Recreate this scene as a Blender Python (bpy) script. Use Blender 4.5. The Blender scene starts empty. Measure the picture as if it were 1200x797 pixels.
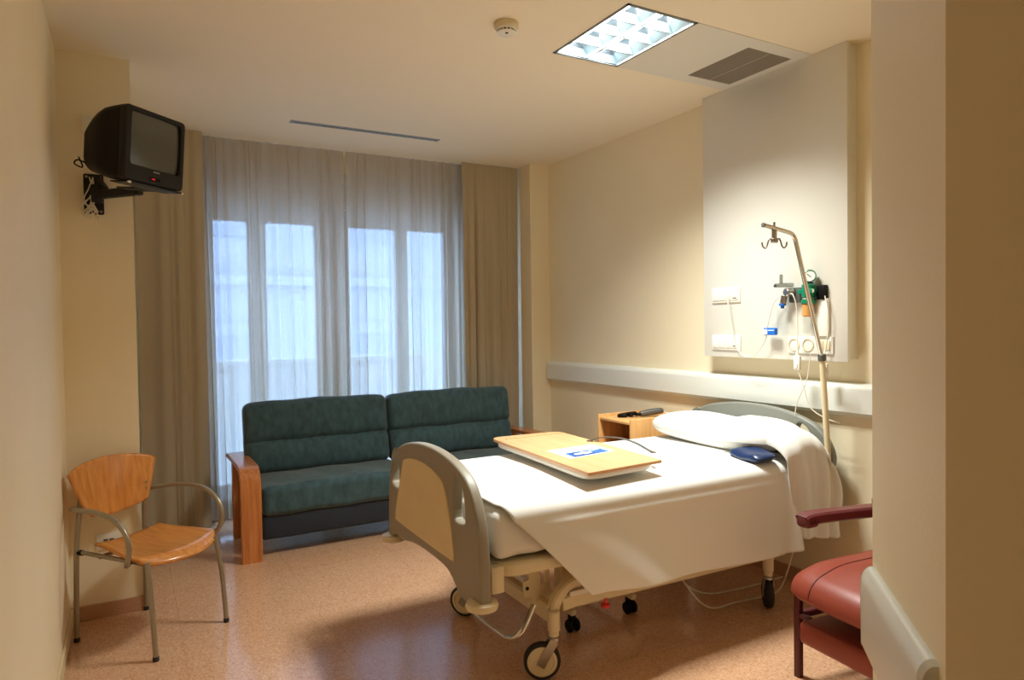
import bpy, bmesh, math, random
from mathutils import Vector, Matrix
random.seed(7)
C = bpy.context.scene.collection
PI = math.pi
def R(d): return math.radians(d)
def lin(c):
    out = []
    for v in c[:3]:
        v = v / 255.0
        out.append(v / 12.92 if v <= .04045 else ((v + .055) / 1.055) ** 2.4)
    return (out[0], out[1], out[2], 1.0)

# ------------------------------------------------------------------ materials
def mat(name, col, rough=.5, metal=0.0, spec=.5, bump=0.0, bscale=60.0, vary=0.0, vscale=8.0, coat=0.0, sheen=0.0, stretch=None):
    m = bpy.data.materials.new(name); m.use_nodes = True
    nt = m.node_tree; b = nt.nodes['Principled BSDF']
    c = lin(col)
    b.inputs['Base Color'].default_value = c
    b.inputs['Roughness'].default_value = rough
    b.inputs['Metallic'].default_value = metal
    b.inputs['Specular IOR Level'].default_value = spec
    if coat: b.inputs['Coat Weight'].default_value = coat; b.inputs['Coat Roughness'].default_value = .12
    if sheen: b.inputs['Sheen Weight'].default_value = sheen; b.inputs['Sheen Roughness'].default_value = .4
    tc = nt.nodes.new('ShaderNodeTexCoord'); src = tc.outputs['Object']
    if stretch:
        mp = nt.nodes.new('ShaderNodeMapping'); mp.inputs['Scale'].default_value = stretch
        nt.links.new(src, mp.inputs['Vector']); src = mp.outputs['Vector']
    if vary:
        n = nt.nodes.new('ShaderNodeTexNoise'); n.inputs['Scale'].default_value = vscale; n.inputs['Detail'].default_value = 6
        nt.links.new(src, n.inputs['Vector'])
        r = nt.nodes.new('ShaderNodeValToRGB')
        r.color_ramp.elements[0].position = .3; r.color_ramp.elements[1].position = .7
        r.color_ramp.elements[0].color = tuple(x * (1 - vary) for x in c[:3]) + (1,)
        r.color_ramp.elements[1].color = tuple(min(1, x * (1 + vary)) for x in c[:3]) + (1,)
        nt.links.new(n.outputs['Fac'], r.inputs['Fac']); nt.links.new(r.outputs['Color'], b.inputs['Base Color'])
    if bump:
        n2 = nt.nodes.new('ShaderNodeTexNoise'); n2.inputs['Scale'].default_value = bscale; n2.inputs['Detail'].default_value = 4
        nt.links.new(src, n2.inputs['Vector'])
        bp = nt.nodes.new('ShaderNodeBump'); bp.inputs['Strength'].default_value = bump; bp.inputs['Distance'].default_value = .004
        nt.links.new(n2.outputs['Fac'], bp.inputs['Height']); nt.links.new(bp.outputs['Normal'], b.inputs['Normal'])
    return m

def floor_mat():
    m = bpy.data.materials.new('terracotta_linoleum'); m.use_nodes = True
    nt = m.node_tree; N = nt.nodes; L = nt.links; b = N['Principled BSDF']
    tc = N.new('ShaderNodeTexCoord')
    v = N.new('ShaderNodeTexVoronoi'); v.inputs['Scale'].default_value = 150
    L.new(tc.outputs['Object'], v.inputs['Vector'])
    sep = N.new('ShaderNodeSeparateColor'); L.new(v.outputs['Color'], sep.inputs['Color'])
    r = N.new('ShaderNodeValToRGB'); r.color_ramp.interpolation = 'CONSTANT'
    e = r.color_ramp.elements
    e[0].position = 0; e[0].color = lin((204, 160, 126)); e[1].position = .35; e[1].color = lin((210, 167, 132))
    for p, c in ((.6, (198, 152, 118)), (.78, (216, 176, 142)), (.92, (186, 138, 104))):
        k = e.new(p); k.color = lin(c)
    L.new(sep.outputs['Red'], r.inputs['Fac'])
    br = N.new('ShaderNodeTexBrick'); br.offset = 0; br.inputs['Scale'].default_value = 1
    br.inputs['Brick Width'].default_value = .625; br.inputs['Row Height'].default_value = .625; br.inputs['Mortar Size'].default_value = .0022
    br.inputs['Mortar Smooth'].default_value = .2
    mp = N.new('ShaderNodeMapping'); mp.inputs['Location'].default_value = (.0 - .185, .2, 0)
    L.new(tc.outputs['Object'], mp.inputs['Vector']); L.new(mp.outputs['Vector'], br.inputs['Vector'])
    mx = N.new('ShaderNodeMix'); mx.data_type = 'RGBA'; mx.inputs['B'].default_value = lin((150, 98, 70))
    sc = N.new('ShaderNodeMath'); sc.operation = 'MULTIPLY'; sc.inputs[1].default_value = .28
    L.new(br.outputs['Fac'], sc.inputs[0]); L.new(sc.outputs[0], mx.inputs['Factor'])
    L.new(r.outputs['Color'], mx.inputs['A']); L.new(mx.outputs['Result'], b.inputs['Base Color'])
    n = N.new('ShaderNodeTexNoise'); n.inputs['Scale'].default_value = 9; L.new(tc.outputs['Object'], n.inputs['Vector'])
    mr = N.new('ShaderNodeMapRange'); mr.inputs['To Min'].default_value = .11; mr.inputs['To Max'].default_value = .18
    L.new(n.outputs['Fac'], mr.inputs['Value']); L.new(mr.outputs['Result'], b.inputs['Roughness'])
    bp = N.new('ShaderNodeBump'); bp.inputs['Strength'].default_value = .05; bp.inputs['Distance'].default_value = .002
    n3 = N.new('ShaderNodeTexNoise'); n3.inputs['Scale'].default_value = 45; L.new(tc.outputs['Object'], n3.inputs['Vector'])
    L.new(n3.outputs['Fac'], bp.inputs['Height']); L.new(bp.outputs['Normal'], b.inputs['Normal'])
    return m

def wood_mat(name, dark, light, axis='z', rough=.32, scale=1.0, coat=.15):
    m = bpy.data.materials.new(name); m.use_nodes = True
    nt = m.node_tree; N = nt.nodes; L = nt.links; b = N['Principled BSDF']
    tc = N.new('ShaderNodeTexCoord'); mp = N.new('ShaderNodeMapping')
    s = [22 * scale] * 3; s['xyz'.index(axis)] = 1.6 * scale
    mp.inputs['Scale'].default_value = s
    L.new(tc.outputs['Object'], mp.inputs['Vector'])
    n = N.new('ShaderNodeTexNoise'); n.inputs['Scale'].default_value = 2.2; n.inputs['Detail'].default_value = 8; n.inputs['Distortion'].default_value = .4
    L.new(mp.outputs['Vector'], n.inputs['Vector'])
    r = N.new('ShaderNodeValToRGB'); r.color_ramp.elements[0].position = .32; r.color_ramp.elements[1].position = .68
    r.color_ramp.elements[0].color = lin(dark); r.color_ramp.elements[1].color = lin(light)
    L.new(n.outputs['Fac'], r.inputs['Fac']); L.new(r.outputs['Color'], b.inputs['Base Color'])
    b.inputs['Roughness'].default_value = rough; b.inputs['Coat Weight'].default_value = coat; b.inputs['Coat Roughness'].default_value = .15
    return m

def cloth_see_through(name, col, trans, transl):
    m = bpy.data.materials.new(name); m.use_nodes = True
    nt = m.node_tree; N = nt.nodes; L = nt.links
    for n in list(N): N.remove(n)
    out = N.new('ShaderNodeOutputMaterial')
    d = N.new('ShaderNodeBsdfDiffuse'); d.inputs['Color'].default_value = lin(col)
    t = N.new('ShaderNodeBsdfTranslucent'); t.inputs['Color'].default_value = lin(col)
    tr = N.new('ShaderNodeBsdfTransparent')
    tc = N.new('ShaderNodeTexCoord'); mp = N.new('ShaderNodeMapping'); mp.inputs['Scale'].default_value = (90, 90, 25)
    nz = N.new('ShaderNodeTexNoise'); nz.inputs['Scale'].default_value = 6
    L.new(tc.outputs['Object'], mp.inputs['Vector']); L.new(mp.outputs['Vector'], nz.inputs['Vector'])
    mr = N.new('ShaderNodeMapRange'); mr.inputs['From Min'].default_value = .3; mr.inputs['From Max'].default_value = .7
    mr.inputs['To Min'].default_value = max(0, trans - .06); mr.inputs['To Max'].default_value = trans + .06
    L.new(nz.outputs['Fac'], mr.inputs['Value'])
    a = N.new('ShaderNodeMixShader'); a.inputs[0].default_value = transl
    L.new(d.outputs[0], a.inputs[1]); L.new(t.outputs[0], a.inputs[2])
    c = N.new('ShaderNodeMixShader')
    if trans > 0: L.new(mr.outputs['Result'], c.inputs[0])
    else: c.inputs[0].default_value = 0
    L.new(a.outputs[0], c.inputs[1]); L.new(tr.outputs[0], c.inputs[2])
    L.new(c.outputs[0], out.inputs['Surface'])
    return m

def glassy(name, tint, gloss=.07, rough=.02):
    m = bpy.data.materials.new(name); m.use_nodes = True
    nt = m.node_tree; N = nt.nodes; L = nt.links
    for n in list(N): N.remove(n)
    out = N.new('ShaderNodeOutputMaterial')
    g = N.new('ShaderNodeBsdfGlossy'); g.inputs['Roughness'].default_value = rough
    tr = N.new('ShaderNodeBsdfTransparent'); tr.inputs['Color'].default_value = lin(tint)
    c = N.new('ShaderNodeMixShader'); c.inputs[0].default_value = gloss
    L.new(tr.outputs[0], c.inputs[1]); L.new(g.outputs[0], c.inputs[2]); L.new(c.outputs[0], out.inputs['Surface'])
    return m

def emit(name, col, s):
    m = bpy.data.materials.new(name); m.use_nodes = True
    b = m.node_tree.nodes['Principled BSDF']
    b.inputs['Base Color'].default_value = lin(col); b.inputs['Emission Color'].default_value = lin(col); b.inputs['Emission Strength'].default_value = s
    return m

M = {}
M['wall'] = mat('cream_wall_paint', (242, 230, 199), .6, bump=.12, bscale=90, vary=.015, vscale=3)
M['ceil'] = mat('cream_ceiling_paint', (244, 232, 206), .8, bump=.05, bscale=80)
M['floor'] = floor_mat()
M['skirt'] = mat('terracotta_skirting', (190, 148, 116), .35, vary=.12, vscale=160)
M['wskirt'] = mat('cream_skirting', (222, 205, 165), .45, bump=.03)
M['white_panel'] = mat('white_melamine', (226, 223, 212), .38, bump=.02, bscale=40)
M['white_plastic'] = mat('white_plastic', (235, 232, 222), .35, bump=.02)
M['rail'] = mat('pale_vinyl_bumper', (226, 228, 220), .4, bump=.03, bscale=120)
M['cream_metal'] = mat('cream_enamel', (222, 208, 172), .35, bump=.02, bscale=40)
M['grey_board'] = mat('taupe_grey_plastic', (150, 142, 126), .45, bump=.06, bscale=180)
M['grey_board_head'] = mat('pale_grey_plastic', (128, 130, 122), .45, bump=.06, bscale=180)
M['inset'] = mat('cream_board_inset', (226, 204, 158), .5, bump=.03, vary=.03)
M['sheet'] = mat('white_cotton', (229, 228, 223), .85, bump=.08, bscale=35, sheen=.2)
M['mattress'] = mat('white_cotton_sheet', (227, 226, 221), .85, bump=.12, bscale=22, sheen=.2)
M['pillow'] = mat('white_pillow_cotton', (231, 230, 226), .85, bump=.1, bscale=25, sheen=.2)
M['velvet'] = mat('dark_teal_velvet', (56, 82, 88), .9, bump=.25, bscale=60, vary=.30, vscale=26, sheen=.35, stretch=(1, 1, .45))
M['dark_base'] = mat('navy_sofa_base', (30, 40, 52), .7, bump=.2, bscale=90, vary=.15)
M['armwood'] = wood_mat('varnished_beech_arm', (178, 104, 52), (206, 132, 72), 'z', .28, 1, .3)
M['plyseat'] = wood_mat('varnished_beech_seat', (196, 122, 52), (220, 150, 74), 'y', .25, 1.1, .4)
M['plywood'] = wood_mat('varnished_beech_plywood', (200, 124, 50), (226, 154, 74), 'z', .25, 1.1, .4)
M['cabinet'] = wood_mat('light_beech_laminate', (214, 160, 98), (230, 182, 122), 'z', .4, .8, .05)
M['traywood'] = wood_mat('pale_beech_laminate', (212, 160, 114), (222, 173, 128), 'y', .38, .8, .1)
M['grey_tube'] = mat('grey_painted_tube', (158, 148, 128), .32, metal=.55, bump=.02)
M['chrome'] = mat('chrome', (205, 200, 190), .14, metal=1)
M['steel'] = mat('brushed_steel', (170, 165, 155), .3, metal=1, bump=.03)
M['alu'] = mat('mirror_aluminium', (208, 222, 228), .3, metal=1)
M['black'] = mat('black_plastic', (9, 8, 8), .5, spec=.2, bump=.05, bscale=200)
M['blackmetal'] = mat('black_enamel', (12, 11, 11), .5)
M['rubber'] = mat('dark_rubber', (40, 38, 36), .7, bump=.05)
M['tvgrey'] = mat('charcoal_bezel', (20, 19, 18), .4, spec=.3, bump=.03, bscale=150)
M['screen'] = mat('grey_green_tube_glass', (70, 72, 64), .12, spec=.6, coat=.5)
M['vinyl'] = mat('brick_red_vinyl', (138, 60, 45), .40, bump=.06, bscale=160, vary=.04)
M['vinyl_seam'] = mat('dark_red_seam', (70, 26, 22), .5)
M['burgundy'] = mat('burgundy_moulded_arm', (98, 40, 44), .35, bump=.05, bscale=160)
M['burgundy_metal'] = mat('burgundy_enamel', (84, 30, 34), .35)
M['green'] = mat('green_anodised', (18, 128, 92), .3, metal=.2)
M['blue'] = mat('bright_blue_plastic', (30, 110, 210), .35)
M['navy'] = mat('navy_vinyl', (15, 40, 80), .35, bump=.1, bscale=50)
M['print_blue'] = mat('blue_ink', (44, 96, 170), .5, vary=.3, vscale=30)
M['paper'] = mat('white_paper', (244, 244, 240), .6)
M['tan'] = mat('tan_amber_cup', (205, 150, 84), .25)
M['clear'] = glassy('clear_plastic', (250, 252, 252), .07, .05)
M['frosted'] = glassy('frosted_plastic', (205, 208, 205), .22, .2)
M['glass'] = glassy('window_glass', (238, 244, 248), .06)
M['frame'] = mat('white_window_frame', (225, 226, 226), .4)
M['cord'] = mat('white_cord', (228, 222, 206), .5)
M['dark_cord'] = mat('dark_cord', (60, 55, 50), .5)
M['red'] = mat('red_plastic', (215, 50, 40), .35)
M['greyplast'] = mat('dark_grey_plastic', (84, 84, 80), .4)
M['vent'] = mat('grey_vent_metal', (176, 168, 154), .45)
M['dark'] = mat('dark_cavity', (40, 38, 36), .8)
M['slotmetal'] = mat('blue_grey_diffuser', (150, 162, 170), .4)
M['render'] = mat('pale_render', (244, 244, 244), .8, bump=.05)
M['facade'] = mat('pale_facade', (192, 196, 204), .85, vary=.03, vscale=1)
M['winfar'] = mat('far_window_glass', (176, 184, 196), .5)
M['drape'] = cloth_see_through('beige_drape_weave', (186, 172, 146), 0.0, .04)
M['sheer'] = cloth_see_through('beige_sheer_voile', (214, 202, 182), .20, .62)
M['housing'] = mat('grey_light_housing', (120, 126, 128), .5)
M['tube'] = emit('fluorescent_tube', (235, 245, 255), 14)
M['led'] = emit('red_led', (255, 30, 40), .35)

# ------------------------------------------------------------------ mesh helpers
def link(name, me, m, parent=None, world=True, smooth=True):
    o = bpy.data.objects.new(name, me); C.objects.link(o)
    if m is not None:
        if len(me.materials): me.materials[0] = m
        else: me.materials.append(m)
    if smooth:
        for p in me.polygons: p.use_smooth = True
        try: me.set_sharp_from_angle(angle=R(38))
        except Exception: pass
    if parent:
        o.parent = parent
        if world:
            if parent.type == 'EMPTY': o.matrix_parent_inverse = parent.matrix_basis.inverted()
    return o
def obj(name, bm, m, parent=None, world=True, smooth=True):
    me = bpy.data.meshes.new(name)
    bmesh.ops.recalc_face_normals(bm, faces=bm.faces)
    bm.to_mesh(me); bm.free()
    return link(name, me, m, parent, world, smooth)
def tag(o, label=None, cat=None, group=None, kind=None):
    if label: o['label'] = label
    if cat: o['category'] = cat
    if group: o['group'] = group
    if kind: o['kind'] = kind
    return o
def thing(name, label, cat, loc=(0, 0, 0), rz=0, group=None):
    o = bpy.data.objects.new(name, None); C.objects.link(o)
    o.location = loc; o.rotation_euler = (0, 0, rz); o.empty_display_size = .1
    return tag(o, label, cat, group)
def NB(): return bmesh.new()
def box(bm, x0, x1, y0, y1, z0, z1, bev=0.0, seg=2, mtx=None):
    t = bmesh.new()
    bmesh.ops.create_cube(t, size=1)
    for v in t.verts:
        v.co = Vector(((x0 + x1) / 2 + v.co.x * (x1 - x0), (y0 + y1) / 2 + v.co.y * (y1 - y0), (z0 + z1) / 2 + v.co.z * (z1 - z0)))
    if bev: bmesh.ops.bevel(t, geom=list(t.edges), offset=bev, segments=seg, profile=.5, affect='EDGES')
    if mtx is not None: t.transform(mtx)
    merge(bm, t)
    return bm
def merge(bm, t):
    me = bpy.data.meshes.new('tmp'); t.to_mesh(me); t.free(); bm.from_mesh(me); bpy.data.meshes.remove(me)
def crom(pts, n=8, closed=False):
    P = [Vector(p) for p in pts]; out = []; k = len(P)
    rng = range(k if closed else k - 1)
    for i in rng:
        if closed: p0, p1, p2, p3 = P[(i - 1) % k], P[i], P[(i + 1) % k], P[(i + 2) % k]
        else: p0, p1, p2, p3 = P[max(i - 1, 0)], P[i], P[i + 1], P[min(i + 2, k - 1)]
        for j in range(n):
            t = j / n
            out.append(.5 * ((2 * p1) + (-p0 + p2) * t + (2 * p0 - 5 * p1 + 4 * p2 - p3) * t * t + (-p0 + 3 * p1 - 3 * p2 + p3) * t ** 3))
    if not closed: out.append(P[-1])
    return out
def tube(bm, pts, r, seg=12, smooth=0, cap=True):
    P = crom(pts, smooth) if smooth else [Vector(p) for p in pts]
    n = len(P); up = None; rings = []
    for i in range(n):
        t = (P[min(i + 1, n - 1)] - P[max(i - 1, 0)]).normalized()
        if up is None:
            a = Vector((0, 0, 1)) if abs(t.z) < .9 else Vector((1, 0, 0))
            up = (a - t * a.dot(t)).normalized()
        else:
            up = (up - t * up.dot(t)).normalized()
        s = t.cross(up)
        rr = r(i / (n - 1)) if callable(r) else r
        rings.append([bm.verts.new(P[i] + (up * math.cos(2 * PI * k / seg) + s * math.sin(2 * PI * k / seg)) * rr) for k in range(seg)])
    for i in range(n - 1):
        for k in range(seg):
            bm.faces.new((rings[i][k], rings[i][(k + 1) % seg], rings[i + 1][(k + 1) % seg], rings[i + 1][k]))
    if cap:
        bm.faces.new(rings[0][::-1]); bm.faces.new(rings[-1])
    return bm
def bar(bm, pts, w, h, upv=(0, 0, 1), bev=0):
    """rectangular section swept along points: w across, h along upv"""
    P = [Vector(p) for p in pts]; n = len(P); rings = []
    for i in range(n):
        t = (P[min(i + 1, n - 1)] - P[max(i - 1, 0)]).normalized()
        u = Vector(upv); u = (u - t * u.dot(t)).normalized(); s = t.cross(u)
        c = min(w, h) * .18
        loop = []
        for a, b in ((w / 2 - c, h / 2), (w / 2, h / 2 - c), (w / 2, -h / 2 + c), (w / 2 - c, -h / 2), (-w / 2 + c, -h / 2), (-w / 2, -h / 2 + c), (-w / 2, h / 2 - c), (-w / 2 + c, h / 2)):
            loop.append(bm.verts.new(P[i] + s * a + u * b))
        rings.append(loop)
    for i in range(n - 1):
        for k in range(8):
            bm.faces.new((rings[i][k], rings[i][(k + 1) % 8], rings[i + 1][(k + 1) % 8], rings[i + 1][k]))
    bm.faces.new(rings[0][::-1]); bm.faces.new(rings[-1])
    return bm
def lathe(bm, prof, seg=32, mtx=None):
    """prof: list of (r, z) ; axis z"""
    t = bmesh.new(); rings = []
    for r, z in prof:
        if r < 1e-6: rings.append([t.verts.new((0, 0, z))])
        else: rings.append([t.verts.new((r * math.cos(2 * PI * k / seg), r * math.sin(2 * PI * k / seg), z)) for k in range(seg)])
    for i in range(len(rings) - 1):
        a, b = rings[i], rings[i + 1]
        for k in range(seg):
            k2 = (k + 1) % seg
            if len(a) == 1 and len(b) == 1: continue
            if len(a) == 1: t.faces.new((a[0], b[k], b[k2]))
            elif len(b) == 1: t.faces.new((a[k], b[0], a[k2]))
            else: t.faces.new((a[k], b[k], b[k2], a[k2]))
    if mtx is not None: t.transform(mtx)
    merge(bm, t); return bm
def axis_mtx(loc, d):
    """z axis -> d"""
    d = Vector(d).normalized()
    return Matrix.Translation(loc) @ d.to_track_quat('Z', 'Y').to_matrix().to_4x4()
def cyl(bm, loc, d, r, h, bev=.0, seg=28):
    if bev: pr = [(0, 0), (r - bev, 0), (r, bev), (r, h - bev), (r - bev, h), (0, h)]
    else: pr = [(0, 0), (r, 0), (r, h), (0, h)]
    return lathe(bm, pr, seg, axis_mtx(loc, d))
def plate(name, loops, depth, bevel, m, mtx, parent=None, world=True):
    """outline (with holes) in the XY plane of mtx, with thickness and rounded rim"""
    cu = bpy.data.curves.new('tmp', 'CURVE'); cu.dimensions = '2D'; cu.fill_mode = 'BOTH'
    cu.extrude = max(depth / 2 - bevel, .0001); cu.bevel_depth = bevel; cu.bevel_resolution = 3; cu.offset = -bevel
    for lp in loops:
        s = cu.splines.new('POLY'); s.points.add(len(lp) - 1); s.use_cyclic_u = True
        for p, q in zip(s.points, lp): p.co = (q[0], q[1], 0, 1)
    t = bpy.data.objects.new('tmp', cu); C.objects.link(t)
    dg = bpy.context.evaluated_depsgraph_get()
    me = bpy.data.meshes.new_from_object(t.evaluated_get(dg))
    bpy.data.objects.remove(t); bpy.data.curves.remove(cu)
    me.transform(mtx); me.name = name
    return link(name, me, m, parent, world)
def grid(bm, f, nu, nv):
    V = [[bm.verts.new(f(i / nu, j / nv)) for j in range(nv + 1)] for i in range(nu + 1)]
    for i in range(nu):
        for j in range(nv):
            bm.faces.new((V[i][j], V[i + 1][j], V[i + 1][j + 1], V[i][j + 1]))
    return bm
def solidify(o, t, off=-1):
    md = o.modifiers.new('thickness', 'SOLIDIFY'); md.thickness = t; md.offset = off
    return o
def subd(o, n=1):
    md = o.modifiers.new('smooth', 'SUBSURF'); md.levels = n; md.render_levels = n
    return o
def sstep(a, b, x):
    t = min(1, max(0, (x - a) / (b - a))); return t * t * (3 - 2 * t)
def lerp(a, b, t): return a + (b - a) * t
def pl(x, pts):
    if x <= pts[0][0]: return pts[0][1]
    for (a, b), (c, d) in zip(pts, pts[1:]):
        if x <= c: return lerp(b, d, (x - a) / (c - a))
    return pts[-1][1]
def inset_loop(cx, cy, w, h, r, n=6):
    out = []
    for (sx, sy, a0) in ((1, 1, 0), (-1, 1, 90), (-1, -1, 180), (1, -1, 270)):
        for k in range(n + 1):
            a = R(a0 + 90 * k / n)
            out.append((cx + sx * (w / 2 - r) + r * math.cos(a), cy + sy * (h / 2 - r) + r * math.sin(a)))
    return out
YZ = Matrix(((0, 0, 1, 0), (1, 0, 0, 0), (0, 1, 0, 0), (0, 0, 0, 1)))   # plane x->Y, y->Z, normal +X
XZ = Matrix(((1, 0, 0, 0), (0, 0, -1, 0), (0, 1, 0, 0), (0, 0, 0, 1)))  # plane x->X, y->Z, normal -Y

# ------------------------------------------------------------------ dimensions of the room (metres)
CZ = 2.825; XL = -.282; XR = 3.212; YP = 3.997; PX = .036; YW = 5.50; YPIER = 5.019; PIERX = 3.025
A1 = Vector((1.333, .856)); A2 = Vector((1.003, .535))
def struct(name, bm, m):
    o = obj(name, bm, m, smooth=False); o['kind'] = 'structure'; return o

struct('floor', box(NB(), -.6, 3.6, -2.6, 5.75, -.1, 0), M['floor'])
# ceiling with the opening of the light panel
lx0, lx1, lxm, ly0, ly1 = 1.905, 3.113, 2.313, 2.32, 2.918
b = NB()
box(b, -.6, lx0, -2.6, 5.75, CZ, CZ + .16); box(b, lx0, 3.6, -2.6, ly0, CZ, CZ + .16)
box(b, lx0, 3.6, ly1, 5.75, CZ, CZ + .16); box(b, lx1, 3.6, ly0, ly1, CZ, CZ + .16); box(b, lx0, lx1, ly0, ly1, CZ + .12, CZ + .16)
struct('ceiling', b, M['ceil'])
struct('wall_left', box(NB(), XL - .2, XL, -2.6, 5.75, 0, CZ), M['wall'])
struct('wall_left_pillar', box(NB(), XL, PX, YP, YW + .2, 0, CZ), M['wall'])
struct('wall_right', box(NB(), XR, XR + .2, A1.y, 5.75, 0, CZ), M['wall'])
struct('wall_right_pier', box(NB(), PIERX, XR, YPIER, YW + .2, 0, CZ), M['wall'])
WX0, WX1, WZ1 = .48, 2.56, 2.40
b = NB(); box(b, PX, WX0, YW, YW + .22, 0, CZ); box(b, WX1, PIERX, YW, YW + .22, 0, CZ); box(b, WX0, WX1, YW, YW + .22, WZ1, CZ)
struct('wall_back', b, M['wall'])
# bathroom block with its slanted corner, and the end of the entry passage
b = NB()
pts = [(A1.x, A1.y), (A2.x, A2.y), (A2.x, -2.6), (XR + .2, -2.6), (XR + .2, A1.y)]
lo = [b.verts.new((x, y, 0)) for x, y in pts]; hi = [b.verts.new((x, y, CZ)) for x, y in pts]
b.faces.new(lo); b.faces.new(hi)
for i in range(5): b.faces.new((lo[i], lo[(i + 1) % 5], hi[(i + 1) % 5], hi[i]))
struct('wall_corner', b, M['wall'])
struct('wall_entry', box(NB(), XL, A2.x, -2.7, -2.5, 0, CZ), M['wall'])
b = NB(); box(b, XL, PX + .012, YP - .012, YP, 0, .075, .003); box(b, PX, PX + .012, YP - .012, YW, 0, .075, .003)
struct('baseboard_pillar', b, M['skirt'])
struct('baseboard_left', box(NB(), XL, XL + .012, -2.5, YP - .012, 0, .075, .003), M['wskirt'])
b = NB(); box(b, XR - .012, XR, A1.y, YPIER, 0, .075, .003); box(b, PIERX, XR - .012, YPIER - .012, YPIER, 0, .075, .003)
struct('baseboard_right', b, M['skirt'])

# ------------------------------------------------------------------ window: balcony door with four leaves
wr = bpy.data.objects.new('window_1', None); C.objects.link(wr); wr.location = (1.52, YW + .1, 0); wr['kind'] = 'structure'
wy0, wy1 = YW + .05, YW + .12
b = NB()
box(b, WX0, WX0 + .06, wy0, wy1, 0, WZ1, .006); box(b, WX1 - .09, WX1, wy0, wy1, 0, WZ1, .006)
box(b, WX0, WX1, wy0, wy1, WZ1 - .05, WZ1, .006); box(b, WX0, WX1, wy0, wy1, 0, .05, .006)
obj('window_frame', b, M['frame'], wr)
leafs = [(.54, .875, .54, .81), (.875, 1.46, .945, 1.32), (1.46, 2.055, 1.60, 2.0), (2.055, 2.47, 2.11, 2.45)]
for (a0, a1, g0, g1) in leafs:
    b = NB()
    g0 = max(g0, a0 + .03); g1 = min(g1, a1 - .02)
    box(b, a0 + .002, g0, wy0 + .01, wy1 + .01, .05, WZ1 - .05, .006); box(b, g1, a1 - .002, wy0 + .01, wy1 + .01, .05, WZ1 - .05, .006)
    box(b, g0, g1, wy0 + .01, wy1 + .01, WZ1 - .13, WZ1 - .05, .006); box(b, g0, g1, wy0 + .01, wy1 + .01, .05, .14, .006)
    lf = obj('leaf_frame', b, M['frame'], wr)
    p = obj('pane', box(NB(), g0 - .005, g1 + .005, wy0 + .04, wy0 + .046, .13, WZ1 - .12), M['glass'], wr, smooth=False)
b = NB(); cyl(b, (1.44, wy0 + .01, 1.08), (0, -1, 0), .014, .03); box(b, 1.43, 1.45, wy0 - .035, wy0 - .02, .97, 1.09, .004)
obj('door_handle', b, M['steel'], wr)
# blind box above the door
struct('trim_1', box(NB(), WX0 - .05, WX1 + .05, YW - .03, YW, WZ1 - .01, WZ1 + .28, .01), M['frame'])
# balcony and the house across the street
struct('floor_balcony', box(NB(), -1.2, 4.2, YW + .22, 7.0, -.12, -.01), M['render'])
b = NB(); box(b, -1.2, 4.2, 6.85, 7.0, -.12, 1.10); box(b, -1.2, 4.2, 6.82, 7.03, 1.10, 1.15, .01)
struct('wall_balcony', b, M['render'])
bl = thing('apartment_building', 'pale apartment building across the street, seen faintly through the sheer curtains', 'building', (2, 15, -8))
b = NB(); box(b, -12, 18, 15, 22, -8, 9)
obj('facade_wall', b, M['facade'], bl, smooth=False)
for zz in (-1.2, 2.35, 5.6):
    obj('ledge', box(NB(), -12, 18, 14.75, 15, zz, zz + .18), M['facade'], bl, smooth=False)
    if zz < 5:
        for k in range(6):
            x = -4 + k * 2.7
            w_ = obj('window', box(NB(), x, x + 1.1, 14.95, 15.0, zz + 1.0, zz + 2.5), M['winfar'], bl, smooth=False)
            obj('shutter_box', box(NB(), x - .06, x + 1.16, 14.9, 15.0, zz + 2.5, zz + 2.75), M['facade'], w_, smooth=False)

# ------------------------------------------------------------------ curtains
def curtain(name, x0, x1, y, z0, z1, folds, amp, m, seed, hem=True, gather=0.0, x0b=None, x1b=None):
    rnd = random.Random(seed)
    ph = [rnd.uniform(0, 6.28) for _ in range(6)]
    x0b = x0 if x0b is None else x0b; x1b = x1 if x1b is None else x1b
    nu = int(folds * 14); nv = 26
    def f(u, v):
        z = lerp(z1, z0, v)
        uu = u + .35 / folds * math.sin(2 * PI * u * folds * .37 + ph[0]) * .6 + .010 * math.sin(9 * u + 2.6 * v + ph[1]) * v
        x = lerp(lerp(x0, x0b, v), lerp(x1, x1b, v), u)
        a = amp * (.18 + .82 * sstep(0, .3, v)) * (.7 + .5 * math.sin(2 * PI * u * folds * .23 + ph[2]))
        w = math.sin(2 * PI * folds * uu + ph[3])
        w = w * (.75 + .25 * abs(w))
        dy = a * w + (.2 + .2 * v) * amp * math.sin(2 * PI * folds * 1.9 * uu + ph[4] + .5 * v) + .012 * v * math.sin(2 * PI * u * 1.3 + ph[5])
        x += .5 * amp * math.cos(2 * PI * folds * uu + ph[3]) * (.3 + .7 * v)
        return Vector((x, y + dy, z))
    b = NB(); grid(b, f, nu, nv)
    o = obj(name, b, m)
    if hem:
        hb = NB()
        def h(u, v):
            p = f(u, 1 - .045 * v * 1.0); p2 = f(u, 1 - .09 * v)
            return Vector((p2.x, p2.y - .003, p2.z))
        grid(hb, h, nu, 2)
        obj('hem', hb, m, o)
    return o
tag(curtain('curtain', .055, .47, 5.19, .05, CZ - .006, 3.4, .022, M['drape'], 3), 'beige drape hanging at the left end of the window, next to the television pillar', 'curtain')
tag(curtain('curtain', 2.47, 3.005, 5.20, .05, CZ - .006, 5.2, .018, M['drape'], 5, x1b=2.985), 'beige drape hanging at the right end of the window, behind the right sofa arm', 'curtain')
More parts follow.
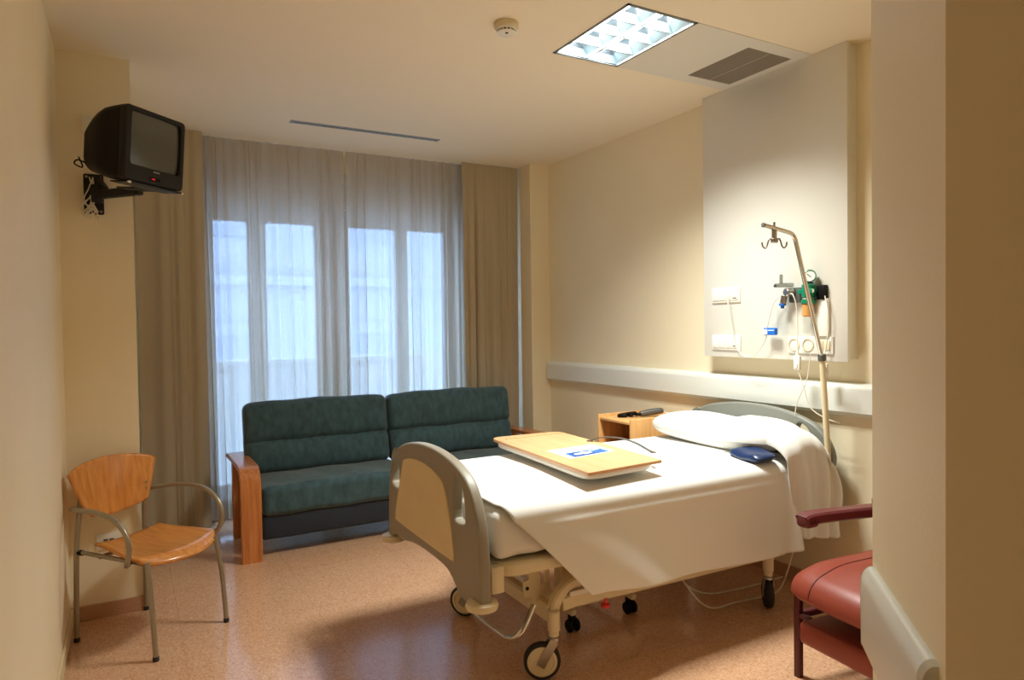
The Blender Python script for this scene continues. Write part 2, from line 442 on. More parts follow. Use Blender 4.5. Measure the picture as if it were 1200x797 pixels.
tag(curtain('sheer_curtain', .40, 1.497, 5.29, .08, CZ - .004, 11, .030, M['sheer'], 11, x0b=.44), 'left half of the translucent sheer curtain, from the left drape to the middle gap', 'curtain')
tag(curtain('sheer_curtain', 1.510, 2.56, 5.285, .08, CZ - .004, 12, .030, M['sheer'], 17), 'right half of the translucent sheer curtain, from the middle gap to the right drape', 'curtain')

# ------------------------------------------------------------------ ceiling fittings
lt = thing('ceiling_light', 'recessed fluorescent ceiling light with mirror louvre, lit, above the bed', 'ceiling light', (2.11, 2.62, CZ))
b = NB()
for (x0, x1, y0, y1) in ((lx0, lx0 + .014, ly0, ly1), (lxm - .014, lxm, ly0, ly1), (lx0, lxm, ly0, ly0 + .014), (lx0, lxm, ly1 - .014, ly1)):
    box(b, x0, x1, y0, y1, CZ - .004, CZ + .11)
box(b, lx0, lxm, ly0, ly1, CZ + .105, CZ + .115)
obj('housing', b, M['housing'], lt, smooth=False)
gx = [lx0 + .014, (lx0 + lxm) / 2, lxm - .014]
for i in range(2):
    b = NB(); xa, xb = gx[i], gx[i + 1]; xm = (xa + xb) / 2; w = xb - xa
    def prof(u, v, xa=xa, w=w):
        s = 2 * u - 1
        return Vector((xa + w * u, lerp(ly0 + .014, ly1 - .014, v), CZ + .004 + .092 * (1 - abs(s) ** 2.2)))
    grid(b, prof, 16, 1)
    obj('reflector', b, M['alu'], lt)
    b = NB(); tube(b, [(xm, ly0 + .03, CZ + .072), (xm, ly1 - .03, CZ + .072)], .013, 14)
    obj('fluorescent_tube', b, M['tube'], lt)
b = NB()
for k in range(5):
    yy = lerp(ly0 + .014, ly1 - .014, k / 4)
    box(b, lx0 + .014, lxm - .014, yy - .004, yy + .004, CZ + .002, CZ + .045)
box(b, gx[1] - .006, gx[1] + .006, ly0 + .014, ly1 - .014, CZ + .002, CZ + .05)
obj('louvre', b, M['alu'], lt, smooth=False)
for i in range(2):
    ld = bpy.data.lights.new('tube_light', 'AREA'); ld.shape = 'RECTANGLE'; ld.size = .13; ld.size_y = .52
    ld.energy = 19; ld.color = (.975, 1.0, .935); ld.spread = R(124)
    lo_ = bpy.data.objects.new('tube_light', ld); C.objects.link(lo_)
    lo_.parent = lt; lo_.location = ((gx[i] + gx[i + 1]) / 2 - 2.11, 0, .056)

cp = thing('ceiling_panel', 'white metal ceiling panel between the lit light and the headwall', 'ceiling panel', (2.7, 2.62, CZ))
b = NB()
vx0, vx1, vy0, vy1 = 2.742, 3.062, 2.408, 2.835
for (x0, x1, y0, y1) in ((lxm + .002, vx0, ly0, ly1), (vx1, lx1, ly0, ly1), (vx0, vx1, ly0, vy0), (vx0, vx1, vy1, ly1)):
    box(b, x0, x1, y0, y1, CZ - .003, CZ + .02)
obj('panel', b, M['white_panel'], cp, smooth=False)
b = NB()
for k in range(27):
    xx = lerp(vx0, vx1, k / 26)
    box(b, xx - .001, xx + .001, vy0, vy1, CZ - .003, CZ + .004)
box(b, (vx0 + vx1) / 2 - .004, (vx0 + vx1) / 2 + .004, vy0, vy1, CZ - .004, CZ + .004)
gv = obj('vent_grille', b, M['vent'], cp, smooth=False); tag(gv, 'grey slatted air vent')
obj('vent_back', box(NB(), vx0, vx1, vy0, vy1, CZ + .004, CZ + .008), M['vent'], cp, smooth=False)

sd = thing('slot_diffuser', 'long thin blue-grey slot air diffuser in the ceiling near the curtains', 'air diffuser', (1.5, 4.68, CZ))
b = NB(); box(b, .975, 2.03, 4.655, 4.672, CZ - .005, CZ + .002, .001); box(b, .975, 2.03, 4.69, 4.707, CZ - .005, CZ + .002, .001)
box(b, .968, .985, 4.652, 4.71, CZ - .006, CZ + .002, .001); box(b, 2.02, 2.037, 4.652, 4.71, CZ - .006, CZ + .002, .001)
obj('frame', b, M['slotmetal'], sd, smooth=False)
obj('slot', box(NB(), .985, 2.02, 4.672, 4.69, CZ - .002, CZ + .001), M['dark'], sd, smooth=False)

sm = thing('smoke_detector', 'round white smoke detector on the ceiling left of the lit light', 'smoke detector', (1.535, 2.735, CZ))
b = NB(); lathe(b, [(0, 0), (.054, 0), (.056, -.004), (.056, -.02), (.052, -.026), (0, -.026)], 36, Matrix.Translation((1.535, 2.735, CZ)))
obj('base', b, M['cream_metal'], sm)
b = NB(); lathe(b, [(.047, -.022), (.047, -.032), (.044, -.034), (.044, -.036)], 36, Matrix.Translation((1.535, 2.735, CZ)))
lathe(b, [(0, -.05), (.036, -.05), (.043, -.046), (.044, -.042), (.0, -.042)], 36, Matrix.Translation((1.535, 2.735, CZ)))
for k in range(14):
    a = 2 * PI * k / 14
    box(b, -.003, .003, .034, .044, -.044, -.03, 0, 1, Matrix.Translation((1.535, 2.735, CZ)) @ Matrix.Rotation(a, 4, 'Z'))
obj('sensor_head', b, M['white_plastic'], sm)
b = NB(); cyl(b, (1.535, 2.735, CZ - .048), (0, 0, 1), .034, .02); cyl(b, (1.528, 2.72, CZ - .0515), (0, 0, 1), .007, .002)
obj('sensor_core', b, M['dark'], sm)

# ------------------------------------------------------------------ headwall panel and its fittings
HX = 3.113
hp = thing('headwall_panel', 'large white panel on the wall above the head of the bed', 'wall panel', (3.16, 2.61, 1.238))
box_ = NB(); box(box_, HX, HX + .022, 2.125, 3.093, 1.238, CZ - .001, .003); obj('front_board', box_, M['white_panel'], hp)
b = NB(); box(b, HX + .022, XR, 2.14, 3.08, 1.25, CZ - .001); obj('casing', b, M['white_panel'], hp, smooth=False)
def onwall(y, z, d=0): return Vector((HX - d, y, z))
def switch_row(label, y0, y1, z0, z1, n, group=None):
    t = thing('switch_plate', label, 'switch plate', (HX, (y0 + y1) / 2, z0))
    b = NB(); box(b, HX - .010, HX, y0, y1, z0, z1, .003); obj('plate', b, M['white_plastic'], t)
    w = (y1 - y0 - .02) / n
    for k in range(n):
        ya = y0 + .01 + k * w
        r = obj('rocker', box(NB(), HX - .015, HX - .009, ya + .003, ya + w - .003, z0 + .014, z1 - .014, .002), M['white_plastic'], t)
        if k == 0: obj('marker', box(NB(), HX - .0158, HX - .0148, ya + .012, ya + w - .012, z0 + .022, z0 + .028), M['greyplast'], r, smooth=False)
    return t
switch_row('upper white switch plate on the headwall panel, nearer the window', 2.80, 3.02, 1.562, 1.652, 4)
switch_row('lower white switch plate on the headwall panel, at its bottom corner', 2.80, 3.02, 1.280, 1.370, 4)
so = thing('socket_plate', 'white double socket plate on the headwall below the oxygen regulator', 'socket plate', (HX, 2.34, 1.28))
b = NB(); box(b, HX - .010, HX, 2.20, 2.47, 1.275, 1.365, .003); obj('plate', b, M['white_plastic'], so)
for yy in (2.43, 2.345):
    b = NB(); lathe(b, [(.034, 0), (.034, .004), (.030, .005), (.028, -.004), (0, -.004)], 28, axis_mtx((HX - .010, yy, 1.32), (-1, 0, 0)))
    s_ = obj('socket', b, M['cream_metal'], so)
    b = NB(); cyl(b, (HX - .0065, yy - .009, 1.32), (-1, 0, 0), .0035, .0015); cyl(b, (HX - .0065, yy + .009, 1.32), (-1, 0, 0), .0035, .0015)
    obj('pin_hole', b, M['dark'], s_)
for yy in (2.27, 2.233):
    obj('data_port', box(NB(), HX - .014, HX - .009, yy - .016, yy + .016, 1.295, 1.345, .002), M['cream_metal'], so)
gs = thing('pipe_cover', 'grey pipe cover running up the headwall beside the oxygen regulator', 'conduit', (HX, 2.25, 1.36))
b = NB(); box(b, HX - .022, HX, 2.222, 2.292, 1.366, 1.56, .004); obj('cover', b, M['white_plastic'], gs)

# vacuum regulator (left unit)
vr = thing('suction_regulator', 'clear and grey suction regulator with a blue knob on the headwall', 'medical regulator', (HX, 2.44, 1.56))
b = NB(); box(b, HX - .022, HX, 2.385, 2.455, 1.545, 1.625, .006); obj('wall_bracket', b, M['greyplast'], vr)
b = NB(); cyl(b, (HX - .02, 2.43, 1.60), (-1, .15, 0), .022, .05, .004); cyl(b, (HX - .05, 2.46, 1.585), (0, .2, -1), .016, .05, .003); obj('valve_body', b, M['steel'], vr)
b = NB(); box(b, HX - .085, HX - .02, 2.42, 2.50, 1.628, 1.650, .005); cyl(b, (HX - .055, 2.475, 1.648), (0, 0, 1), .009, .05, .003); obj('flow_head', b, M['frosted'], vr)
b = NB(); cyl(b, (HX - .065, 2.50, 1.638), (0, 1, 0), .007, .014, .002); obj('dial', b, M['greyplast'], vr)
b = NB(); cyl(b, (HX - .05, 2.472, 1.515), (0, 0, 1), .010, .03, .002); cyl(b, (HX - .05, 2.472, 1.530), (0, 0, 1), .019, .012, .003); obj('knob', b, M['blue'], vr)['label'] = 'blue knob'
b = NB(); cyl(b, (HX - .05, 2.47, 1.37), (0, 0, 1), .030, .145, .012); obj('collection_jar', b, M['clear'], vr)['label'] = 'clear plastic jar'
# oxygen regulator (right unit)
og = thing('oxygen_regulator', 'green oxygen regulator with a round pressure gauge on the headwall', 'medical regulator', (HX, 2.30, 1.55))
b = NB(); box(b, HX - .03, HX, 2.232, 2.282, 1.555, 1.630, .005); obj('wall_bracket', b, M['black'], og)
b = NB(); cyl(b, (HX - .045, 2.315, 1.565), (0, 0, 1), .033, .072, .005); box(b, HX - .075, HX - .02, 2.275, 2.36, 1.585, 1.612, .006); cyl(b, (HX - .045, 2.315, 1.535), (0, 0, 1), .036, .024, .004)
cyl(b, (HX - .045, 2.345, 1.60), (0, 1, 0), .014, .025, .003); obj('regulator_body', b, M['green'], og)
b = NB(); cyl(b, (HX - .045, 2.308, 1.636), (0, 0, 1), .020, .010, .002); cyl(b, (HX - .045, 2.308, 1.64), (0, 0, 1), .008, .02); obj('gauge_stem', b, M['blackmetal'], og)
gd = Vector((-.80, -.60, .05)).normalized(); gc = Vector((HX - .045, 2.308, 1.678))
b = NB(); lathe(b, [(0, -.014), (.030, -.014), (.0325, -.010), (.0325, .010), (.029, .012), (.028, .008), (0, .008)], 32, axis_mtx(gc, gd))
ga = obj('gauge', b, M['green'], og)
b = NB(); cyl(b, gc + gd * .0078, gd, .0275, .0012); obj('gauge_face', b, M['paper'], ga)
b = NB(); sx = gd.cross(Vector((0, 0, 1))).normalized(); tube(b, [gc + gd * .0105 + sx * .012 + Vector((0, 0, .010)), gc + gd * .0105 - sx * .006 - Vector((0, 0, .006))], .0016, 6); obj('needle', b, M['dark'], ga)
b = NB(); cyl(b, (HX - .06, 2.283, 1.60), (-.7, -.7, 0), .010, .012, .002); obj('badge', b, M['white_plastic'], og)
b = NB(); cyl(b, (HX - .045, 2.318, 1.468), (0, 0, 1), .029, .070, .006); obj('humidifier_cup', b, M['tan'], og)['label'] = 'amber cup'
b = NB(); cyl(b, (HX - .045, 2.318, 1.38), (0, 0, 1), .027, .088, .01); obj('humidifier_jar', b, M['clear'], og)

# thin tube with the blue and white clip
tb = thing('suction_tube', 'thin clear tube looping across the headwall to the upper switch plate', 'tube', (HX, 2.7, 1.25))
b = NB(); tube(b, [(HX - .03, 2.87, 1.61), (HX - .035, 2.868, 1.56), (HX - .03, 2.845, 1.42), (HX - .03, 2.815, 1.31), (HX - .035, 2.77, 1.262), (HX - .04, 2.72, 1.246), (HX - .045, 2.66, 1.262), (HX - .045, 2.60, 1.33), (HX - .045, 2.575, 1.385)], .0032, 8, 8)
obj('lower_tube', b, M['cord'], tb)
b = NB(); tube(b, [(HX - .05, 2.575, 1.405), (HX - .05, 2.56, 1.46), (HX - .05, 2.53, 1.545), (HX - .05, 2.495, 1.575), (HX - .05, 2.475, 1.58)], .003, 8, 8)
obj('upper_tube', b, M['cord'], tb)
b = NB(); box(b, HX - .062, HX - .036, 2.512, 2.592, 1.372, 1.412, .006); cl = obj('clip', b, M['blue'], tb); cl['label'] = 'blue and white clip'
obj('clip_label', box(NB(), HX - .0635, HX - .060, 2.562, 2.588, 1.376, 1.404, .002), M['paper'], cl)
obj('clip_stripe', box(NB(), HX - .0635, HX - .060, 2.518, 2.556, 1.396, 1.400, .001), M['paper'], cl)
# call bell pendants
def pendant(label, body, tip, cordpts):
    t = thing('call_pendant', label, 'call button', body)
    b = NB(); tube(b, cordpts, .0028, 8, 8); obj('cord', b, M['cord'], t)
    x, y, z = body
    b = NB(); box(b, x - .010, x + .010, y - .019, y + .019, z - .045, z + .03, .006); tube(b, [(x, y, z + .028), (x, y, z + .065)], lambda s: lerp(.010, .004, s), 10)
    obj('handle', b, M['white_plastic'], t)
    b = NB(); box(b, x - .016, x - .008, y - .010, y + .010, z - .034, z - .012, .003); obj('button', b, tip, t)
pendant('white call button hanging on a cord left of the drip pole', (HX - .06, 2.372, 1.235), M['white_plastic'],
        [(HX - .05, 2.43, 1.59), (HX - .07, 2.39, 1.585), (HX - .065, 2.372, 1.52), (HX - .06, 2.370, 1.42), (HX - .06, 2.372, 1.30)])
pendant('black and white call button hanging right of the drip pole', (HX - .03, 2.235, 1.20), M['black'],
        [(HX - .025, 2.235, 1.575), (HX - .035, 2.212, 1.50), (HX - .03, 2.21, 1.42), (HX - .03, 2.222, 1.33), (HX - .03, 2.235, 1.265)])
b = NB(); box(b, HX - .048, HX - .028, 2.218, 2.25, 1.160, 1.215, .008)
o = obj('grip', b, M['black'], [x for x in C.objects if x.name.startswith('call_pendant')][-1]); o['label'] = 'black grip'
b = NB(); tube(b, [(HX - .06, 2.368, 1.19), (3.06, 2.34, 1.10), (3.07, 2.31, 1.0), (3.09, 2.24, .95), (3.10, 2.16, .93)], .0028, 8, 8)
tube(b, [(HX - .05, 2.30, 1.275), (3.065, 2.325, 1.14), (3.06, 2.38, 1.02), (3.07, 2.40, .93), (3.08, 2.39, .90)], .0028, 8, 8)
tag(obj('socket_cable', b, M['cord']), 'pair of crossed white cords dropping from the headwall sockets behind the headboard', 'cable')

# ------------------------------------------------------------------ bumper rails
def rail_profile(depth, h):
    P = [(0, .012), (depth * .5, .012), (depth * .97, .034)]
    P += [(depth * .15 + depth * .85 * math.cos(R(a)), h - .034 + .034 * math.sin(R(a))) for a in range(0, 91, 10)]
    return P + [(0, h)]
def rail(name, label, p0, p1, nrm, z0, depth, h):
    p0 = Vector((p0[0], p0[1], 0)); p1 = Vector((p1[0], p1[1], 0)); n = Vector((nrm[0], nrm[1], 0)).normalized(); d = (p1 - p0).normalized()
    t = thing(name, label, 'wall bumper', (p0.x, p0.y, z0))
    b = NB(); rings = []
    for s in (p0 + d * .012, p1 - d * .012):
        rings.append([b.verts.new(s + n * a + Vector((0, 0, z0 + c))) for a, c in rail_profile(depth, h)])
    k = len(rings[0])
    for i in range(k): b.faces.new((rings[0][i], rings[0][(i + 1) % k], rings[1][(i + 1) % k], rings[1][i]))
    b.faces.new(rings[0][::-1]); b.faces.new(rings[1])
    obj('rail', b, M['rail'], t)
    for e, sgn in ((p0, 1), (p1, -1)):
        b = NB(); ra = [b.verts.new(e + d * sgn * .0125 + n * (a * 1.02) + Vector((0, 0, z0 + lerp(h / 2, c, 1.01)))) for a, c in rail_profile(depth, h)]
        rb = [b.verts.new(e + n * (a * .86) + Vector((0, 0, z0 + lerp(h / 2, c, .95)))) for a, c in rail_profile(depth, h)]
        for i in range(k): b.faces.new((ra[i], ra[(i + 1) % k], rb[(i + 1) % k], rb[i]))
        b.faces.new(rb); b.faces.new(ra)
        obj('end_cap', b, M['rail'], t)
rail('bumper_rail', 'long pale bumper rail on the wall behind the head of the bed', (XR, YPIER - .004), (XR, A1.y + .01), (-1, 0), .947, .05, .182)
dv = (A2 - A1).normalized(); nv_ = Vector((-.697, .717))
rail('bumper_rail', 'short pale bumper rail on the slanted wall corner in the foreground', A1 + dv * .004, A2 - dv * .03, nv_, .748, .026, .195)

# ------------------------------------------------------------------ hospital bed
bed = thing('hospital_bed', 'cream hospital bed with taupe footboard and castors, made up in white', 'hospital bed', (2.08, 2.70, 0))
BC = 2.70
def board(name, x, dz, m, thick, ws=1.0, far=0.0):
    half = [(.50, .40), (.502, .50), (.497, .60), (.482, .70), (.455, .775), (.415, .835), (.355, .878), (.25, .914), (.12, .934)]
    half = [(a * (ws if z > .75 else lerp(.9, ws, sstep(.45, .75, z)) if ws > 1 else 1), z) for a, z in half]
    right = [(BC - a, z + (dz if z > .5 else 0)) for a, z in half]
    left = [(BC + a, z + (dz if z > .5 else 0)) for a, z in reversed(half)]
    top = right + [(BC, .939 + dz)] + left
    low = [(BC + (.40 if ws > 1 else .43), .415 + far), (BC + .33, .42 + far), (BC + .285, .435 + far * .6), (BC + .20, .468), (BC + .08, .478), (BC - .08, .478), (BC - .20, .468), (BC - .275, .43), (BC - .31, .40), (BC - (.40 if ws > 1 else .43), .395)]
    outline = [(p.x, p.y) for p in crom([(a, b_, 0) for a, b_ in top + low], 5, True)]
    def hole(s):
        pts = [(BC + s * .272 * ws, .694), (BC + s * .360 * ws, .694), (BC + s * .374 * ws, .72), (BC + s * .366 * ws, .79), (BC + s * .340 * ws, .842), (BC + s * .304 * ws, .864), (BC + s * .284 * ws, .845), (BC + s * .272 * ws, .79)]
        if s > 0: pts = [(BC + (a - BC) + .075, z) for a, z in pts]
        else: pts = [(a - .0, z) for a, z in pts]
        return [(p.x, p.y + dz) for p in crom([(a, z, 0) for a, z in pts], 4, True)]
    return plate(name, [outline, hole(1), hole(-1)], thick, .011, m, Matrix.Translation((x, 0, 0)) @ YZ, bed)
def inset_shape(dz):
    pts = [(BC - .275, .532), (BC - .27, .58), (BC - .245, .68), (BC - .20, .79), (BC - .16, .825), (BC - .06, .852), (BC + .06, .862), (BC + .18, .855), (BC + .255, .838), (BC + .275, .82), (BC + .33, .70), (BC + .38, .58), (BC + .385, .545), (BC + .36, .528), (BC, .522), (BC - .25, .522)]
    return [(p.x, p.y + dz) for p in crom([(a, z, 0) for a, z in pts], 4, True)]
fb = board('footboard', 1.115, 0, M['grey_board'], .046, 1.0, .03); fb['label'] = 'taupe footboard'
# the inset of a mirrored outline: keep it inside the hand holes
def inset_panel(x, dz, parent, m):
    return plate('inset_panel', [inset_shape(dz)], .012, .004, m, Matrix.Translation((x, 0, 0)) @ YZ, bed)
ip = inset_panel(1.092, 0, fb, M['inset']); ip['label'] = 'cream inset panel of the footboard'
hb = board('headboard', 3.085, .045, M['grey_board_head'], .042, 1.10); hb['label'] = 'grey headboard with hand holes'
for (x, y) in ((1.115, 2.235), (1.115, 3.19), (3.125, 2.30), (3.125, 3.10)):
    b = NB(); lathe(b, [(0, .0), (.045, 0), (.058, .006), (.062, .018), (.058, .03), (.045, .036), (0, .036)], 32, Matrix.Translation((x, y, .396)))
    obj('corner_roller', b, M['cream_metal'] if x < 2 else M['greyplast'], bed)
# mattress platform
b = NB()
lp = inset_loop(0, 0, 1.86, .95, .12)
pf = plate('platform', [lp], .055, .014, M['cream_metal'], Matrix.Translation((2.10, BC, .518)), bed)
b = NB(); box(b, 1.25, 2.98, 2.30, 3.10, .545, .556, .003); obj('deck', b, M['greyplast'], bed)
for y in (2.222, 3.11): obj('board_socket', box(NB(), 1.150, 1.205, y, y + .065, .445, .545, .006), M['cream_metal'], bed)
# chassis
for y in (2.34, 3.06):
    b = NB()
    bar(b, crom([(1.492, y, .27), (1.51, y, .315), (1.56, y, .362), (1.64, y, .376), (1.72, y, .35)], 6), .045, .045)
    obj('rail_cover', b, M['cream_metal'], bed)
    b = NB(); bar(b, [(1.53, y, .295), (1.60, y, .300), (2.88, y, .285)], .046, .062); obj('side_beam', b, M['cream_metal'], bed)
b = NB(); box(b, 1.56, 1.70, 2.308, 2.32, .325, .345, .003); obj('rail_strip', b, M['white_plastic'], bed)
for x in (1.487, 2.80):
    b = NB(); bar(b, [(x, 2.34, .262), (x, 3.06, .262)], .05, .07); obj('cross_beam', b, M['cream_metal'], bed)
# lifting gear at the foot end
for x in (1.62, 2.55):
    for y in (2.47, 2.87): obj('lift_column', box(NB(), x, x + .05, y, y + .06, .29, .49, .006), M['cream_metal'], bed)
lp = [(1.455, .285), (1.50, .225), (1.53, .215), (1.548, .25), (1.545, .30), (1.53, .36), (1.535, .43), (1.50, .465), (1.43, .47), (1.43, .385), (1.405, .38), (1.405, .315), (1.44, .31)]
hole = inset_loop(1.50, .39, .026, .075, .008, 3)
plate('lift_bracket', [[(a, z) for a, z in lp], hole], .012, .003, M['cream_metal'], Matrix.Translation((0, 2.43, 0)) @ XZ, bed)
for (x, z) in ((1.455, .435), (1.42, .35), (1.525, .25)):
    obj('bolt', cyl(NB(), (x, 2.424, z), (0, -1, 0), .008, .005, .001, 14), M['dark'], bed)
b = NB(); cyl(b, (1.38, 2.52, .435), (0, 1, 0), .018, .30, .004); box(b, 1.36, 1.40, 2.44, 2.52, .41, .455, .006); obj('actuator', b, M['greyplast'], bed)
b = NB(); bar(b, [(1.30, 2.48, .47), (1.45, 2.48, .40)], .03, .03); box(b, 1.28, 1.34, 2.45, 2.51, .44, .49, .004); obj('lift_link', b, M['cream_metal'], bed)
for y in (2.50, 2.90): obj('scissor_arm', bar(NB(), [(1.66, y, .30), (2.10, y, .46), (2.5, y, .30)], .03, .05), M['cream_metal'], bed)
b = NB(); tube(b, [(1.30, 2.70, .205), (1.30, 2.64, .18), (1.30, 2.42, .184), (1.303, 2.36, .192), (1.318, 2.325, .215), (1.345, 2.318, .25), (1.40, 2.335, .315)], .0125, 12, 8)
obj('pedal_bar', b, M['chrome'], bed)['label'] = 'bent chrome pedal bar'
b = NB(); cyl(b, (1.745, 2.318, .255), (0, 0, -1), .020, .016, .004); cyl(b, (1.745, 2.318, .256), (0, 0, 1), .008, .02); obj('release_knob', b, M['red'], bed)['label'] = 'red release knob'
def caster(x, y, ax, r, hubmat, wid=.032, trail=(.047, 0)):
    """ax: horizontal axle direction; the post stands above"""
    a = Vector((ax[0], ax[1], 0)).normalized(); t = Vector((-a.y, a.x, 0))
    c = Vector((x, y, r))
    off = t * .0
    tx, ty = x + trail[0], y + trail[1]
    b = NB(); cyl(b, (tx, ty, r * 2 + .022), (0, 0, 1), .021, .03, .004); cyl(b, (tx, ty, r * 2 + .045), (0, 0, 1), .026, .085, .004)
    ps = obj('caster', b, M['cream_metal'], bed)
    b = NB()
    cyl(b, (tx, ty, r * 2 + .006), (0, 0, 1), .025, .018, .003)
    for s in (1, -1):
        e0 = c + a * s * (wid / 2 + .006); e1 = Vector((tx, ty, r * 2 + .012)) + a * s * (wid / 2 + .006)
        bar(b, [e0 - (e1 - e0).normalized() * .018, e0, lerp(e0, e1, .6), e1], .036, .006, a)
    obj('fork', b, M['steel'], ps)
    b = NB(); lathe(b, [(r - .014, -wid / 2), (r - .004, -wid / 2), (r, -wid / 2 + .006), (r, wid / 2 - .006), (r - .004, wid / 2), (r - .014, wid / 2), (r - .014, -wid / 2)], 40, axis_mtx(c, a))
    obj('tyre', b, M['rubber'], ps)
    b = NB(); w = wid / 2 + .001
    lathe(b, [(0, -w), (.012, -w), (r * .62, -w + .002), (r * .64, -w - .002), (r * .7, -w - .002), (r - .013, -w + .003), (r - .013, w - .003), (r * .7, w + .002), (r * .64, w + .002), (r * .62, w - .002), (.012, w), (0, w)], 36, axis_mtx(c, a))
    obj('hub', b, hubmat, ps)
caster(1.44, 2.345, (.45, .89), .076, M['cream_metal'], trail=(.0445, -.0225))
caster(1.43, 3.06, (.80, .60), .076, M['cream_metal'], trail=(.030, -.040))
caster(2.79, 2.35, (.82, -.57), .07, M['rubber'], trail=(-.006, -.0086))
caster(2.79, 3.045, (.6, .8), .07, M['cream_metal'], trail=(.032, -.024))

# mattress
MZ = .748
b = NB(); box(b, 1.175, 3.02, 2.235, 3.165, .557, MZ, .045, 5)
bmesh.ops.subdivide_edges(b, edges=[e for e in b.edges if e.calc_length() > .3], cuts=24, use_grid_fill=True)
for v in b.verts:
    k = sstep(1.5, 1.2, v.co.x) * sstep(.56, .62, v.co.z)
    v.co.y += (.007 * math.sin(38 * v.co.x + 5 * v.co.z) + .004 * math.sin(90 * v.co.x)) * sstep(2.5, 2.25, v.co.y)
    v.co.x += .006 * math.sin(22 * v.co.y) * sstep(1.3, 1.2, v.co.x)
mt_ = tag(obj('mattress', b, M['mattress']), 'mattress in a tucked white sheet, its corner showing beside the footboard', 'mattress')

# bedspread: one cloth, foot edge cut back on the hanging side
YN, YF = 2.222, 3.178
ZT = MZ + .012
def zbot(x): return pl(x, [(1.23, .60), (1.574, .378), (2.0, .352), (2.4, .334), (2.78, .334), (2.86, .40)])
def spread(u, v):
    # v: 0 far hem .. 1 near hem ; u: foot .. head
    rad = .05
    if v < .16:
        h = 1 - v / .16; z = lerp(ZT - rad, .50, h)
        x = lerp(1.20, 2.85, u)
        return Vector((x, YF + .008 + .012 * h * math.sin(14 * x), z))
    if v < .22:
        a = (v - .16) / .06 * PI / 2
        return Vector((lerp(1.20, 2.85, u), YF - rad + (rad + .008) * math.cos(a), ZT - rad + rad * math.sin(a)))
    if v < .55:
        t = (v - .22) / .33; y = lerp(YF - rad, YN + rad, t); x = lerp(1.20, 2.85, u)
        z = ZT + .008 * math.sin(PI * t) + .003 * math.sin(7 * x + 3 * y) * math.sin(PI * t)
        return Vector((x, y, z))
    if v < .63:
        a = (v - .55) / .08 * PI / 2; x = lerp(1.205, 2.85, u)
        x = lerp(x, lerp(1.24, 2.85, u), a / (PI / 2))
        return Vector((x, YN + rad - (rad + .010) * math.sin(a), ZT - rad + rad * math.cos(a)))
    t = (v - .63) / .37                                # hanging side
    xs = lerp(1.24, 1.575, t ** .92); xe = lerp(2.85, 2.875, t)
    x = lerp(xs, xe, u)
    zb = pl(x, [(1.575, .378), (2.0, .352), (2.4, .334), (2.72, .330), (2.80, .345), (2.875, .42)])
    zb = lerp(.372, zb, sstep(0, .08, u))
    z = lerp(ZT - rad, zb, t)
    y = YN - .010 - .030 * t
    # broad soft folds that grow towards the hem
    y += -.026 * t * math.exp(-((x - (1.42 + .45 * t)) / .15) ** 2)         # diagonal fold by the cut edge
    y += .012 * t * math.exp(-((x - (1.78 + .40 * t)) / .16) ** 2)
    y += -.012 * t * math.sin(4.2 * x + 1.5) * sstep(1.7, 2.0, x)
    y += -.030 * t * math.exp(-((x - 2.79) / .035) ** 2) + .020 * t * math.exp(-((x - 2.71) / .05) ** 2)
    y += .035 * sstep(.94, 1, u) * t
    # fold line just under the edge of the top
    y += -.006 * math.exp(-((t - .10) / .035) ** 2) * sstep(.04, .16, u) * sstep(1, .7, u)
    return Vector((x, y, z))
b = NB(); grid(b, spread, 120, 110)
sp = obj('bedspread', b, M['sheet']); solidify(sp, .005, 1)
tag(sp, 'white bedspread covering the bed and hanging down its near side', 'bedspread')

# pillow
def pillow_h(y):  # half height / half depth along the length
    s = abs((y - 2.735) / .47); return max(0, 1 - s ** 3.2) ** .5
PC = Vector((2.868, 2.735, .842))
def pillow_pt(a, y, off=0):
    k = pillow_h(y)
    ca, sa = math.cos(a), math.sin(a)
    rx = (.19 * k ** .7 + off); rz = (.083 * k + off)
    sg = lambda q, e: math.copysign(abs(q) ** e, q)
    return Vector((PC.x + rx * sg(ca, .8), y, PC.z + rz * sg(sa, .85) + .006 * math.sin(9 * y) * k))
b = NB(); seg = 48; n = 60; rings = []
for i in range(n + 1):
    y = PC.y - .4699 * math.cos(PI * i / n)
    rings.append([b.verts.new(pillow_pt(2 * PI * k / seg, y)) for k in range(seg)])
for i in range(n):
    for k in range(seg): b.faces.new((rings[i][k], rings[i][(k + 1) % seg], rings[i + 1][(k + 1) % seg], rings[i + 1][k]))
b.faces.new(rings[0][::-1]); b.faces.new(rings[-1])
tag(obj('pillow', b, M['pillow']), 'long white pillow at the head of the bed', 'pillow')
